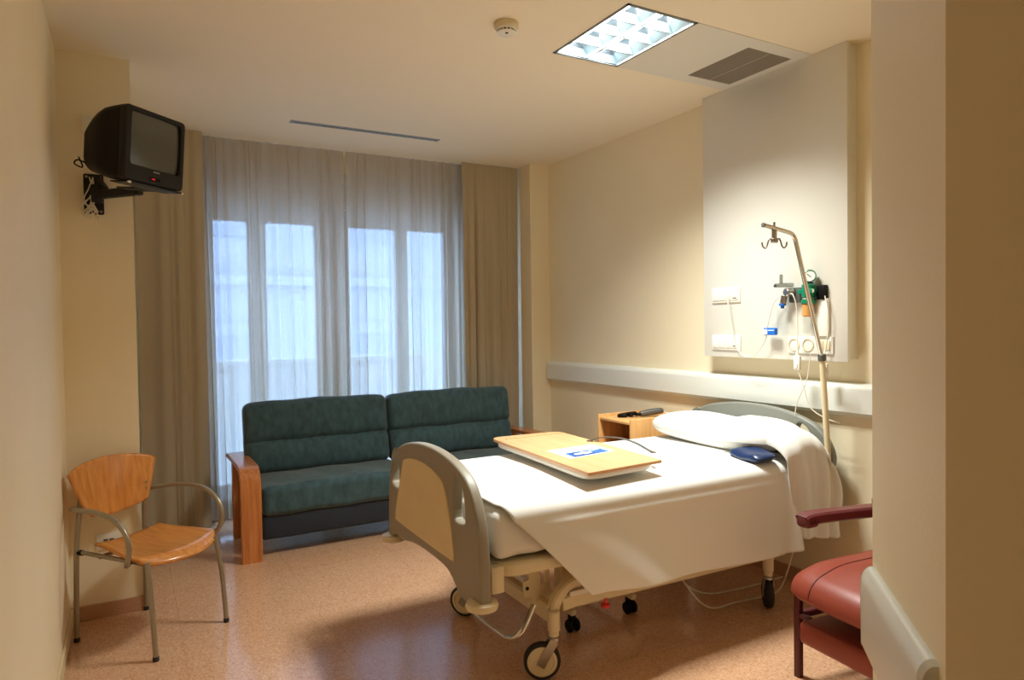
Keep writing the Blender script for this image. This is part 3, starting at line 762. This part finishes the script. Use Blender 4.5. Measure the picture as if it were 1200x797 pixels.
# cover folded over the near end of the pillow, hanging down beside the bed
def cover(u, v):
    # u: around the pillow from the front foot to the back ; v: from the fold edge on the pillow to the hem
    a = lerp(PI * 1.02, PI * -.05, u)
    y0 = 2.60 + .05 * math.cos(a) - .03 * math.sin(PI * u)
    ys = 2.30
    if v < .42:
        t = v / .42
        y = lerp(y0, ys, t)
        p = pillow_pt(a, max(y, ys), .014 + .008 * t)
        p.y = y
        return p
    t = (v - .42) / .58
    top = pillow_pt(a, ys, .022); top.y = ys
    xb = lerp(2.79, 3.09, u) + .01 * math.sin(20 * u)
    ztop = top.z; zb = lerp(.40, .355, u)
    # shoulder: round over, then fall
    sh = min(1, t / .28)
    if t < .28:
        ang = sh * PI / 2
        y = ys - .115 * math.sin(ang); z = ztop - .07 * (1 - math.cos(ang)) - .02 * sh
        x = lerp(top.x, lerp(2.76, 3.12, u), .35 * sh)
    else:
        q = (t - .28) / .72
        x0 = lerp(top.x, lerp(2.76, 3.12, u), .35)
        y = ys - .115 - .012 * q; z = lerp(ztop - .09, zb, q)
        x = lerp(x0, xb, q ** .8) + .055 * math.sin(PI * min(1, q * 1.25)) * u ** 2
    fold = min(1, t / .4)
    y += fold * (.011 * math.sin(2 * PI * 2.6 * u ** 1.3 + .8 + 1.3 * t) + +.004 * math.sin(2 * PI * 5.1 * u * u + 2.4 * math.sin(3 * u) + 2 * t))
    return Vector((x, y, z))
b = NB(); grid(b, cover, 80, 90)
cv = obj('pillow_sheet', b, M['sheet']); solidify(cv, .009, 1)
tag(cv, 'white sheet folded over the near end of the pillow, hanging in creases', 'sheet')

# navy pouch
b = NB()
def pouch(a, bb):
    th = 2 * PI * a; ph = PI * (bb - .5)
    sg = lambda q, e: math.copysign(abs(q) ** e, q)
    cx = sg(math.cos(ph), .35)
    x = .068 * sg(math.cos(th), .45) * cx; y = .125 * sg(math.sin(th), .45) * cx
    z = .026 * sg(math.sin(ph), .9) * (1 - .45 * max(abs(x) / .068, abs(y) / .125) ** 4) + .004 * math.sin(40 * y + 30 * x)
    return Vector((x, y, z))
grid(b, pouch, 48, 24); bmesh.ops.remove_doubles(b, verts=b.verts, dist=.0005)
b.transform(Matrix.Translation((2.665, 2.335, ZT + .032)) @ Matrix.Rotation(R(-14), 4, 'Z') @ Matrix.Rotation(R(-8), 4, 'Y'))
tag(obj('pouch', b, M['navy']), 'small navy blue vinyl pouch on the bed in front of the pillow', 'pouch')

# ------------------------------------------------------------------ drip pole
iv = thing('drip_pole', 'bent chrome drip pole with hooks standing at the head of the bed', 'drip pole', (3.05, 2.20, .45))
b = NB(); tube(b, [(3.062, 2.185, .40), (3.05, 2.195, .80), (3.018, 2.20, 1.26)], .0145, 14); obj('lower_tube', b, M['cream_metal'], iv)
b = NB(); cyl(b, (3.018, 2.20, 1.245), (-.06, 0, 1), .020, .035, .004); obj('collar', b, M['greyplast'], iv)
b = NB(); tube(b, crom([(3.015, 2.20, 1.27), (2.99, 2.20, 1.34)], 2) + crom([(2.835, 2.20, 1.80), (2.818, 2.20, 1.845), (2.795, 2.20, 1.868), (2.76, 2.20, 1.876)], 6) + [Vector((2.598, 2.20, 1.898))], .0105, 14)
obj('upper_rod', b, M['chrome'], iv)
b = NB(); cyl(b, (2.600, 2.20, 1.898), (-1, 0, .12), .0115, .008, .002); obj('end_cap', b, M['greyplast'], iv)
b = NB(); cyl(b, (2.672, 2.20, 1.876), (0, 0, 1), .005, .04); box(b, 2.660, 2.684, 2.193, 2.207, 1.835, 1.885, .003); cyl(b, (2.672, 2.20, 1.818), (0, 0, 1), .017, .022, .004)
obj('hook_hanger', b, M['steel'], iv)
for s in (1, -1):
    b = NB(); d = Vector((.83, -.56, 0)) * s * .66; o_ = Vector((2.672, 2.20, 1.828))
    tube(b, [o_ + d * .01, o_ + d * .032 + Vector((0, 0, .010)), o_ + d * .045 + Vector((0, 0, -.006)), o_ + d * .052 + Vector((0, 0, -.024)), o_ + d * .066 + Vector((0, 0, -.034)), o_ + d * .082 + Vector((0, 0, -.024)), o_ + d * .086 + Vector((0, 0, -.006))], .0042, 10, 6)
    obj('hook', b, M['steel'], iv)

# ------------------------------------------------------------------ overbed table
ot = thing('overbed_table', 'overbed table with a pale wooden top and white tray, wheeled over the bed', 'overbed table', (1.9, 3.2, 0))
q0, q1, q2, q3 = Vector((1.616, 2.248, 0)), Vector((2.05, 2.312, 0)), Vector((2.10, 3.262, 0)), Vector((1.70, 3.248, 0))
q0 = Vector((1.622, 2.262, 0)); q1 = Vector((2.056, 2.30, 0)); q2 = Vector((2.120, 3.235, 0)); q3 = Vector((1.690, 3.262, 0))
def quad_loop(k, r, n=6):
    c = (q0 + q1 + q2 + q3) / 4; P = [c + (q - c) * k for q in (q0, q1, q2, q3)]; out = []
    for i in range(4):
        p, a, d = P[i], P[i - 1], P[(i + 1) % 4]
        rr = r[i] if isinstance(r, (list, tuple)) else r
        s0 = p + (a - p).normalized() * rr; s1 = p + (d - p).normalized() * rr
        for j in range(n + 1):
            t = j / n; out.append(s0 * (1 - t) ** 2 + p * 2 * t * (1 - t) + s1 * t * t)
    return [(p.x, p.y) for p in out]
plate('table_top', [quad_loop(1.0, [.012, .012, .07, .07])], .016, .004, M['traywood'], Matrix.Translation((0, 0, .832)), ot)
plate('under_tray', [quad_loop(.95, .09)], .028, .012, M['white_plastic'], Matrix.Translation((0, 0, .810)), ot)['label'] = 'white tray under the top'
b = NB(); bar(b, [(1.735, 3.16, .842), (2.08, 3.16, .842)], .012, .006); obj('pencil_ledge', b, M['traywood'], ot)
b = NB(); cyl(b, (1.685, 3.12, .8395), (0, 0, 1), .006, .001); obj('screw_cap', b, M['steel'], ot)
b = NB(); box(b, 1.90, 1.97, 3.215, 3.265, .10, .80, .008); obj('column', b, M['cream_metal'], ot)
b = NB(); box(b, 1.72, 2.20, 3.22, 3.26, .075, .115, .006); box(b, 1.79 - .015, 1.79 + .015, 2.62, 3.24, .078, .108, .005); box(b, 2.15 - .015, 2.15 + .015, 2.62, 3.24, .078, .108, .005); obj('base_frame', b, M['cream_metal'], ot)
for (x, y) in ((1.79, 2.635), (2.15, 2.655), (1.79, 3.225), (2.15, 3.225)):
    b = NB()
    for s in (.010, -.028): cyl(b, (x + s, y, .030), (1, 0, 0), .030, .018, .004, 20)
    box(b, x - .012, x + .012, y - .012, y + .026, .03, .082, .004)
    obj('caster', b, M['black'], ot)
tl = thing('curved_handle', 'thin dark curved strip on the far edge of the overbed table', 'handle', (2.1, 2.7, .84))
b = NB(); bar(b, crom([(2.065, 2.86, .842), (2.10, 2.80, .866), (2.135, 2.70, .872), (2.15, 2.60, .862), (2.147, 2.50, .842), (2.13, 2.44, .842)], 8), .016, .005)
obj('strip', b, M['greyplast'], tl)
for p in ((2.065, 2.86, .8405), (2.125, 2.44, .8405)): obj('mount', box(NB(), p[0] - .014, p[0] + .012, p[1] - .012, p[1] + .012, .8400, .846, .002), M['steel'], tl)

lf = thing('leaflet', 'white leaflet with a blue printed picture lying on the overbed table', 'leaflet', (1.85, 2.63, .841))
pc = [(1.735, 2.755), (1.720, 2.535), (2.005, 2.575), (2.02, 2.78)]
b = NB(); vv = [b.verts.new((x, y, .8418)) for x, y in pc]; w2 = [b.verts.new((x, y, .8404)) for x, y in pc]
b.faces.new(vv); b.faces.new(w2[::-1])
for i in range(4): b.faces.new((vv[i], vv[(i + 1) % 4], w2[(i + 1) % 4], w2[i]))
obj('paper', b, M['paper'], lf, smooth=False)
def pmap(s, t):
    a = [Vector((x, y, 0)) for x, y in pc]
    return (a[0] * (1 - s) * (1 - t) + a[1] * s * (1 - t) + a[2] * s * t + a[3] * (1 - s) * t)
def printed(name, s0, s1, t0, t1, m, z):
    b = NB(); P = [pmap(s0, t0), pmap(s1, t0), pmap(s1, t1), pmap(s0, t1)]
    hi = [b.verts.new((p.x, p.y, z)) for p in P]; b.faces.new(hi); return obj(name, b, m, pi_ if name != 'picture' else lf, smooth=False)
pi_ = None
pi_ = printed('picture', .50, .96, .12, .90, M['print_blue'], .8422)
M['ink_pale'] = mat('pale_blue_ink', (196, 216, 240), .5); M['ink_deep'] = mat('deep_blue_ink', (24, 60, 128), .5)
printed('printed_block', .56, .72, .20, .34, M['ink_deep'], .8425); printed('printed_block', .60, .90, .40, .52, M['ink_pale'], .8425)
printed('printed_block', .66, .80, .24, .60, M['ink_pale'], .8427); printed('printed_block', .84, .92, .15, .62, M['ink_deep'], .8426)
printed('printed_block', .54, .62, .62, .84, M['ink_pale'], .8425)

# ------------------------------------------------------------------ bedside cabinet
nx0, nx1, ny0, ny1, nz = 2.70, 3.155, 3.305, 3.655, .835
ns = thing('bedside_cabinet', 'light wooden bedside cabinet with an open shelf, behind the pillow', 'bedside cabinet', (2.93, 3.48, 0))
b = NB(); box(b, nx0, nx1, ny0, ny0 + .018, .05, nz + .012, .004); obj('side_panel', b, M['cabinet'], ns)
b = NB(); box(b, nx0, nx1, ny1 - .018, ny1, .05, nz + .012, .004); obj('side_panel', b, M['cabinet'], ns)
b = NB(); box(b, nx0 + .008, nx1 - .012, ny0 + .018, ny1 - .018, nz - .025, nz - .007, .003); obj('top', b, M['cabinet'], ns)
b = NB(); box(b, nx1 - .014, nx1, ny0 + .018, ny1 - .018, .05, nz + .012, .002); obj('back_panel', b, M['cabinet'], ns)
b = NB(); box(b, nx0 + .012, nx1 - .014, ny0 + .018, ny1 - .018, .64, .656, .003); obj('shelf', b, M['cabinet'], ns)
b = NB(); box(b, nx0, nx0 + .018, ny0 + .020, ny1 - .020, .49, .635, .003); dr = obj('drawer', b, M['cabinet'], ns)
b = NB(); tube(b, [(nx0 - .001, 3.42, .565), (nx0 - .022, 3.43, .565), (nx0 - .022, 3.53, .565), (nx0 - .001, 3.54, .565)], .005, 10); obj('handle', b, M['steel'], dr)
b = NB(); box(b, nx0, nx0 + .018, ny0 + .020, ny1 - .020, .09, .484, .003); dr = obj('door', b, M['cabinet'], ns)
b = NB(); tube(b, [(nx0 - .001, 3.36, .33), (nx0 - .022, 3.36, .34), (nx0 - .022, 3.36, .42), (nx0 - .001, 3.36, .43)], .005, 10); obj('handle', b, M['steel'], dr)
for x in (nx0 + .05, nx1 - .05):
    for y in (ny0 + .04, ny1 - .04):
        b = NB(); cyl(b, (x - .012, y, .025), (1, 0, 0), .025, .024, .004, 20); box(b, x - .01, x + .01, y - .01, y + .01, .025, .055); obj('caster', b, M['black'], ns)
hs = thing('bed_remote', 'dark grey corded handset lying on top of the bedside cabinet', 'remote control', (2.92, 3.5, nz - .007))
tz = nz - .007
b = NB(); tube(b, [(2.93, 3.49, tz + .020), (2.97, 3.475, tz + .026), (3.04, 3.44, tz + .036), (3.07, 3.43, tz + .038)], lambda s: .012 + .010 * math.sin(PI * min(1, .15 + s * .75)), 14, 6)
obj('handset', b, M['greyplast'], hs)
b = NB(); tube(b, [(2.80, 3.56, tz + .012), (2.83, 3.52, tz + .014), (2.86, 3.56, tz + .016), (2.87, 3.51, tz + .014), (2.90, 3.53, tz + .018), (2.91, 3.49, tz + .018), (2.94, 3.485, tz + .02)], .0115, 10, 8)
tube(b, [(2.79, 3.54, tz + .011), (2.83, 3.57, tz + .013), (2.88, 3.50, tz + .03), (2.92, 3.52, tz + .02)], .010, 10, 8)
obj('coiled_cord', b, M['black'], hs)
b = NB(); tube(b, [(3.06, 3.43, tz + .036), (3.09, 3.40, tz + .02), (3.10, 3.36, tz + .012), (3.12, 3.335, tz + .008)], .004, 8, 8); obj('cord', b, M['cord'], hs)

# ------------------------------------------------------------------ sofa
sf = thing('sofa', 'two-seat dark teal velvet sofa with bent wooden arms in front of the curtains', 'sofa', (1.72, 4.8, 0))
def arm(x0, x1):
    b = NB()
    path = crom([(0, 4.435, .0), (0, 4.435, .25), (0, 4.437, .42), (0, 4.452, .515), (0, 4.492, .558), (0, 4.56, .572), (0, 4.80, .572), (0, 5.08, .566), (0, 5.13, .562)], 6)
    bar(b, [Vector(((x0 + x1) / 2, p.y, p.z)) for p in path], x1 - x0, .03, (0, -.7, .7))
    return obj('arm', b, M['armwood'], sf)
arm(.572, .694); arm(2.762, 2.884)
b = NB(); box(b, .60, .672, 5.02, 5.07, 0, .55, .006); obj('rear_leg', b, M['armwood'], sf)
b = NB(); box(b, 2.79, 2.862, 5.02, 5.07, 0, .55, .006); obj('rear_leg', b, M['armwood'], sf)
b = NB(); box(b, .702, 2.752, 4.475, 5.0, .11, .275, .02, 3); obj('base', b, M['dark_base'], sf)
def cushion(x0, x1, y0, y1, z0, z1, bev, mtx=None, name='seat_cushion', groove=False):
    b = NB(); box(b, x0, x1, y0, y1, z0, z1, bev, 6)
    bmesh.ops.subdivide_edges(b, edges=[e for e in b.edges if e.calc_length() > .12], cuts=22, use_grid_fill=True)
    for v in b.verts:
        fx = (v.co.x - x0) / (x1 - x0); fz = (v.co.z - z0) / (z1 - z0); fy = (v.co.y - y0) / (y1 - y0)
        if groove:
            g = math.exp(-((fz - .44) / .035) ** 2)
            if fy < .5: v.co.y += .026 * g - .024 * math.sin(PI * min(1, max(0, fz / .44 if fz < .44 else (fz - .44) / .56))) * math.sin(PI * fx) ** .3 if 0 < fx < 1 else .026 * g
            v.co.z += .012 * math.sin(PI * fx) * (fz > .8)
        else:
            v.co.z += (.012 * math.sin(PI * min(1, max(0, fx))) * math.sin(PI * min(1, max(0, fy)))) * (fz > .5)
        v.co.z += .003 * math.sin(17 * v.co.x + 9 * v.co.y)
    if mtx is not None: b.transform(mtx)
    return obj(name, b, M['velvet'], sf)
cushion(.704, 1.712, 4.445, 4.98, .262, .452, .045)
cushion(1.716, 2.750, 4.445, 4.98, .262, .452, .045)
def tilt(yc, zc, a): return Matrix.Translation((0, yc, zc)) @ Matrix.Rotation(R(a), 4, 'X') @ Matrix.Translation((0, -yc, -zc))
cushion(.672, 1.690, 4.86, 5.02, .44, .935, .05, tilt(4.94, .44, -9), 'back_cushion', True)
cushion(1.694, 2.735, 4.84, 5.00, .44, .935, .05, tilt(4.94, .44, -9), 'back_cushion', True)

# ------------------------------------------------------------------ visitor chair
ch = thing('armchair', 'beech plywood armchair with grey tube frame in the corner below the television', 'chair', (.065, 3.667, 0), R(40.1))
def L(name, bm, m, par=ch): return obj(name, bm, m, par, world=False)
def seat_pt(u, v, dz=0):
    s = 2 * u - 1
    y = lerp(.140, -.272, v)
    w = lerp(.172, .232, sstep(0, .8, v))
    w *= 1 - .16 * max(0, (v - .8) / .2) ** 2.5
    rr = 1 - .55 * max(0, (v - .84) / .16) ** 2.2 * abs(s) ** 3 - .12 * max(0, (.1 - v) / .1) ** 2 * abs(s) ** 2
    fr = .040 * s * s * sstep(.6, 1, v)
    z = .445 + .014 * s * s * (1 - v) - .012 * math.sin(PI * v) * (1 - s * s) + .012 * (1 - v) ** 2 - .035 * sstep(.82, 1.0, v) ** 2
    return Vector((s * w, y + fr * 1.6, z + dz))
b = NB(); grid(b, seat_pt, 24, 24); st = L('seat', b, M['plyseat']); solidify(st, .013, -1)
def back_pt(u, v):
    s = 2 * u - 1                                            # v 0 bottom .. 1 top
    w = lerp(.155, .238, v ** .8)
    z = lerp(.585, .80, v) + (.035 * (1 - s * s) - .0) * v - (.032 * (1 - s * s)) * (1 - v)
    edge = .012 * (abs(s) ** 8) * (1 if v > .5 else -1) * (abs(v - .5) * 2) ** 6
    y = .245 + .03 * v - .055 * s * s + .0
    return Vector((s * w, y, z - edge))
b = NB(); grid(b, back_pt, 24, 20); bk = L('backrest', b, M['plywood']); solidify(bk, .012, 0)
for s in (-1, 1):
    for zz in ((.645, .675) if s > 0 else ()):
        b = NB(); cyl(b, (s * .165, .205, zz), (-s * .35, -1, 0), .006, .004, .001, 14); o = obj('rivet', b, M['chrome'], bk, world=False)
        o.matrix_parent_inverse = Matrix.Identity(4)
    b = NB(); tube(b, [(s * .19, .254, .018), (s * .186, .246, .40), (s * .178, .232, .60), (s * .170, .225, .69)], .0115, 14, 4); lg = L('leg', b, M['grey_tube'])
    b = NB(); cyl(b, (s * .19, .254, 0), (0, 0, 1), .0135, .022, .003, 18); obj('foot', b, M['rubber'], lg, world=False)
    b = NB(); tube(b, [(s * .207, -.254, .018), (s * .205, -.235, .25), (s * .198, -.205, .425)], .0115, 14, 4); lg = L('leg', b, M['grey_tube'])
    b = NB(); cyl(b, (s * .207, -.254, 0), (0, 0, 1), .0135, .022, .003, 18); obj('foot', b, M['rubber'], lg, world=False)
    b = NB(); tube(b, [(s * .182, .262, .624), (s * .215, .225, .632), (s * .258, .14, .645), (s * .272, .02, .650), (s * .272, -.085, .632), (s * .270, -.160, .580), (s * .268, -.185, .510), (s * .262, -.168, .445), (s * .240, -.135, .418), (s * .195, -.10, .414)], .0115, 14, 6)
    L('arm', b, M['grey_tube'])
    b = NB(); tube(b, [(s * .186, .245, .425), (s * .182, .10, .418), (s * .190, -.18, .414)], .010, 12); L('side_bar', b, M['grey_tube'])
    b = NB(); cyl(b, (s * .184, .205, .421), (0, 1, 0), .013, .03, .003, 14); L('bar_clamp', b, M['black'])
b = NB(); tube(b, [(-.19, -.17, .414), (.19, -.17, .414)], .010, 12); tube(b, [(-.183, .10, .412), (.183, .10, .412)], .010, 12); L('cross_bar', b, M['grey_tube'])

# ------------------------------------------------------------------ red recliner, mostly behind the slanted corner
rc = thing('recliner', 'brick-red vinyl recliner with burgundy arms behind the slanted wall corner', 'armchair', (2.62, 1.50, 0), R(-5))
def RL(name, bm, m, par=rc): return obj(name, bm, m, par, world=False)
b = NB(); box(b, -.375, .25, -.30, .30, .335, .470, .066, 8)
bmesh.ops.subdivide_edges(b, edges=[e for e in b.edges if e.calc_length() > .12], cuts=12, use_grid_fill=True)
for v in b.verts:
    if v.co.z > .40: v.co.z += .024 * math.cos(PI * v.co.y / .66) * sstep(-.40, -.15, v.co.x) - .03 * sstep(-.2, -.40, v.co.x)
    v.co.x -= .03 * math.cos(PI * v.co.y / .64) * sstep(-.1, -.4, v.co.x)
seat_bm = b.copy()
from mathutils.bvhtree import BVHTree
seat_tree = BVHTree.FromBMesh(seat_bm); seat_bm.free()
def seam_pts(yy):
    out = []
    for k in range(26):
        a = lerp(-.12, PI / 2, k / 16) if k <= 16 else PI / 2
        o_ = Vector((-.24, yy, .39)) if k <= 16 else Vector((lerp(-.24, .2, (k - 16) / 9), yy, .39))
        hit = seat_tree.ray_cast(o_ + Vector((-math.cos(a), 0, math.sin(a))) * .5, Vector((math.cos(a), 0, -math.sin(a))))
        if hit[0] is not None: out.append(hit[0])
    return out
se = RL('seat', b, M['vinyl'])
for yy in (.165, -.165):
    b = NB(); zz = .024 * math.cos(PI * yy / .66)
    tube(b, [(x_, yy, 5.0) for x_ in ()] or seam_pts(yy), .0028, 6, 0); o = RL('seam', b, M['vinyl_seam'], se)
b = NB(); box(b, .18, .34, -.28, .28, .40, 1.12, .06, 5, Matrix.Translation((.26, 0, .4)) @ Matrix.Rotation(R(10), 4, 'Y') @ Matrix.Translation((-.26, 0, -.4))); RL('backrest', b, M['vinyl'])
b = NB(); box(b, -.375, .10, -.235, .235, .180, .270, .022, 4); RL('leg_rest', b, M['vinyl'])
for s in (1, -1):
    b = NB(); bar(b, crom([(-.235, s * .335, .618), (-.215, s * .335, .625), (-.16, s * .335, .626), (-.05, s * .335, .622), (.15, s * .335, .612), (.36, s * .335, .600)], 6), .066, .046); box(b, -.245, -.17, s * .335 - .033, s * .335 + .033, .590, .645, .018, 4)
    RL('arm', b, M['burgundy'])
    b = NB(); bar(b, [(-.30, s * .30, 0), (-.30, s * .30, .38)], .03, .03, (1, 0, 0)); RL('leg', b, M['burgundy_metal'])
    b = NB(); bar(b, [(.36, s * .30, 0), (.30, s * .30, .66)], .03, .03, (1, 0, 0)); RL('leg', b, M['burgundy_metal'])
    b = NB(); bar(b, [(-.30, s * .30, .25), (.34, s * .30, .25)], .025, .03); RL('side_rail', b, M['burgundy_metal'])
    b = NB(); bar(b, [(.20, s * .31, .34), (.20, s * .33, .66)], .03, .03, (1, 0, 0)); RL('arm_support', b, M['burgundy_metal'])
b = NB(); cyl(b, (-.30, .235, .255), (0, 1, 0), .012, .06, .002, 14); RL('hinge', b, M['burgundy_metal'])

# ------------------------------------------------------------------ television on its bracket
tv = thing('television', 'black tube television tilted forward on the wall bracket at the top left', 'television', (.131, 3.57, 2.285))
nrm = Vector((.687, -.727, 0)); rx = Vector((.727, .687, 0)); upv = Vector((0, 0, 1))
tl_ = R(5); nr = (nrm * math.cos(tl_) - upv * math.sin(tl_)); up2 = upv * math.cos(tl_) + nrm * math.sin(tl_)
TM = Matrix(((rx.x, -nr.x, up2.x, .131), (rx.y, -nr.y, up2.y, 3.57), (rx.z, -nr.z, up2.z, 2.285), (0, 0, 0, 1)))  # local x right, y back, z up
def tvo(name, bm, m, par=tv, sm=True):
    bm.transform(TM); return obj(name, bm, m, par, smooth=sm)
W, Hh = .1725, .165
b = NB()
secs = [(.035, 1.0, 1.0, 0.0, .025), (.10, .985, .985, 0, .035), (.15, .96, .96, .004, .05), (.20, .88, .90, .006, .06), (.25, .76, .82, .006, .065), (.29, .66, .74, .0, .065), (.315, .60, .66, -.006, .06), (.325, .50, .56, -.008, .05)]
rings = []
for (y, kx, kz, dz, r) in secs:
    rings.append([b.verts.new((x, y, z + dz)) for x, z in inset_loop(0, 0, 2 * W * kx, 2 * Hh * kz, r, 5)])
n = len(rings[0])
for i in range(len(rings) - 1):
    for k in range(n): b.faces.new((rings[i][k], rings[i][(k + 1) % n], rings[i + 1][(k + 1) % n], rings[i + 1][k]))
b.faces.new(rings[0]); b.faces.new(rings[-1])
tvo('cabinet', b, M['black'])
fr = plate('bezel', [inset_loop(0, 0, 2 * W, 2 * Hh, .022), inset_loop(.004, .026, 2 * W - .062, 2 * Hh - .095, .016)], .04, .008, M['tvgrey'], TM @ Matrix.Translation((0, .018, 0)) @ XZ, tv)
b = NB()
def scr(u, v):
    s = 2 * u - 1; t = 2 * v - 1
    return Vector((.004 + s * (W - .028), .016 - .012 * (1 - .5 * s * s - .5 * t * t), .026 + t * (Hh - .044)))
grid(b, scr, 20, 20); tvo('screen', b, M['screen'])
b = NB(); box(b, -.035, .035, -.004, .001, -.150, -.128, .002); tvo('control_flap', b, M['black'])
b = NB(); cyl(b, (-.01, -.0045, -.139), (0, -1, 0), .003, .0015, 0, 12); box(b, -.020, -.002, -.0045, -.003, -.141, -.137); tvo('standby_light', b, M['led'], sm=False)
b = NB()
for k in range(7): box(b, -.012 + k * .0055, -.008 + k * .0055, -.0035, -.0015, -.1085 - (k % 2) * .0005, -.1035 + (k % 3) * .0007)
tvo('name_mark', b, M['steel'], sm=False)
b = NB(); tube(b, [(-.10, .30, -.085), (-.125, .325, -.075), (-.135, .33, -.095), (-.11, .31, -.105), (-.12, .325, -.06)], .0035, 8, 6); tvo('antenna_plug', b, M['black'])

br = thing('television_bracket', 'black steel wall bracket holding up the television', 'wall bracket', (-.13, YP, 2.13))
pb = plate('wall_plate', [inset_loop(-.135, 2.13, .086, .20, .008, 3)], .008, .002, M['blackmetal'], Matrix.Translation((0, YP - .005, 0)) @ XZ, br)
for (x, z) in ((-.165, 2.215), (-.105, 2.215), (-.165, 2.045), (-.105, 2.045)):
    b = NB(); cyl(b, (x, YP - .009, z), (0, -1, 0), .006, .004, .001, 12); obj('screw', b, M['steel'], pb)
b = NB(); box(b, -.145, -.095, YP - .07, YP - .009, 2.085, 2.17, .005); bar(b, [(-.12, YP - .012, 2.21), (-.085, YP - .06, 2.15)], .03, .03); obj('pivot_block', b, M['blackmetal'], br)
b = NB(); bar(b, [(-.115, YP - .05, 2.122), (.068, 3.80, 2.132)], .034, .042); cyl(b, (.052, 3.812, 2.11), (0, 0, 1), .019, .052, .003); obj('swing_arm', b, M['blackmetal'], br)
b = NB(); box(b, -W + .03, W - .004, .002, .11, -Hh - .010, -Hh - .003, .002); box(b, .02, .12, .10, .25, -Hh - .010, -Hh - .003, .002)
b.transform(TM); obj('carrier', b, M['blackmetal'], br)
for (x, y) in ((W - .010, -.010), (-W + .035, .0)):
    b = NB(); box(b, x - .008, x + .008, y - .002, y + .010, -Hh - .014, -Hh - .003, .002); b.transform(TM); obj('clip', b, M['chrome'], br)['label'] = 'bright metal clip'
# tangle of cable
b = NB(); rnd = random.Random(4)
def tangle(seed):
    r_ = random.Random(seed); P = [(-.145 + r_.uniform(-.01, .01), YP - .03, 2.21)]
    P += [(-.14 + r_.uniform(-.02, .01), YP - .035, 2.15), (-.15 + r_.uniform(-.025, .02), YP - .03, 2.09)]
    for k in range(4): P.append((-.155 + r_.uniform(-.035, .04), YP - .022 - r_.uniform(0, .03), 2.035 + r_.uniform(-.045, .045)))
    P.append((-.14 + r_.uniform(-.02, .02), YP - .03, 2.12)); return P
for s in range(4): tube(b, tangle(s + 20), .0030, 7, 8)
tag(obj('cable_bundle', b, M['cord']), 'tangled pale cable hanging on the television bracket', 'cable')
def wall_box(label, x0, x1, z0, z1, holes):
    t = thing('wall_socket', label, 'wall socket', ((x0 + x1) / 2, YP, z0))
    b = NB(); box(b, x0, x1, YP - .010, YP, z0, z1, .003); obj('plate', b, M['white_plastic'], t)
    if holes:
        for k in (-1, 1):
            b = NB(); xc = (x0 + x1) / 2 + .004 + k * .013; zc = (z0 + z1) / 2
            box(b, xc - .010, xc + .010, YP - .0125, YP - .009, zc - .014, zc + .012, .002); obj('outlet', b, M['greyplast'], t)
    else:
        b = NB(); cyl(b, ((x0 + x1) / 2 + .006, YP - .009, (z0 + z1) / 2), (0, -1, 0), .010, .006, .001, 16); obj('connector', b, M['steel'], t)
wall_box('white wall socket on the pillar behind the plywood armchair', -.168, -.066, .345, .425, True)
wall_box('small white aerial socket on the pillar behind the television', -.178, -.10, 2.43, 2.52, False)

# cables on the floor under the bed head
b = NB()
tube(b, [(2.35, 2.62, .30), (2.40, 2.50, .12), (2.50, 2.46, .02), (2.68, 2.46, .008), (2.86, 2.44, .008), (2.95, 2.40, .05), (3.0, 2.36, .25)], .004, 8, 8)
tube(b, [(2.38, 2.70, .30), (2.48, 2.62, .10), (2.62, 2.60, .02), (2.80, 2.58, .008), (2.98, 2.56, .012), (3.15, 2.55, .02)], .004, 8, 8)
tag(obj('power_cord', b, M['cord']), 'white power cords trailing on the floor under the head of the bed', 'cord')

# ------------------------------------------------------------------ light, sky, camera
w = bpy.data.worlds.new('World'); bpy.context.scene.world = w; w.use_nodes = True
bg = w.node_tree.nodes['Background']; bg.inputs['Color'].default_value = (.44, .64, 1.0, 1); bg.inputs['Strength'].default_value = 6.0
f, pitch, roll, yaw = 797.07, -.0227, -.0145, .513
cy, sy = math.cos(yaw), math.sin(yaw)
fwd = Vector((sy * math.cos(pitch), cy * math.cos(pitch), math.sin(pitch))); rgt = Vector((cy, -sy, 0)); upc = rgt.cross(fwd)
r2 = rgt * math.cos(roll) + upc * math.sin(roll); u2 = -rgt * math.sin(roll) + upc * math.cos(roll)
cam = bpy.data.cameras.new('camera'); co = bpy.data.objects.new('camera', cam); C.objects.link(co)
cam.sensor_fit = 'HORIZONTAL'; cam.sensor_width = 36; cam.lens = f / 1200 * 36; cam.clip_start = .05
co.matrix_world = Matrix(((r2.x, u2.x, -fwd.x, 0), (r2.y, u2.y, -fwd.y, 0), (r2.z, u2.z, -fwd.z, 1.45), (0, 0, 0, 1)))
sc = bpy.context.scene
sc.camera = co
sc.view_settings.view_transform = 'Standard'; sc.view_settings.look = 'None'; sc.view_settings.exposure = .68; sc.view_settings.gamma = 1
sc.view_settings.use_curve_mapping = False
try:
    sc.cycles.use_denoising = True; sc.cycles.max_bounces = 10; sc.cycles.diffuse_bounces = 6; sc.cycles.transparent_max_bounces = 16
    sc.cycles.sample_clamp_indirect = 6; sc.cycles.caustics_reflective = False; sc.cycles.caustics_refractive = False
except Exception: pass
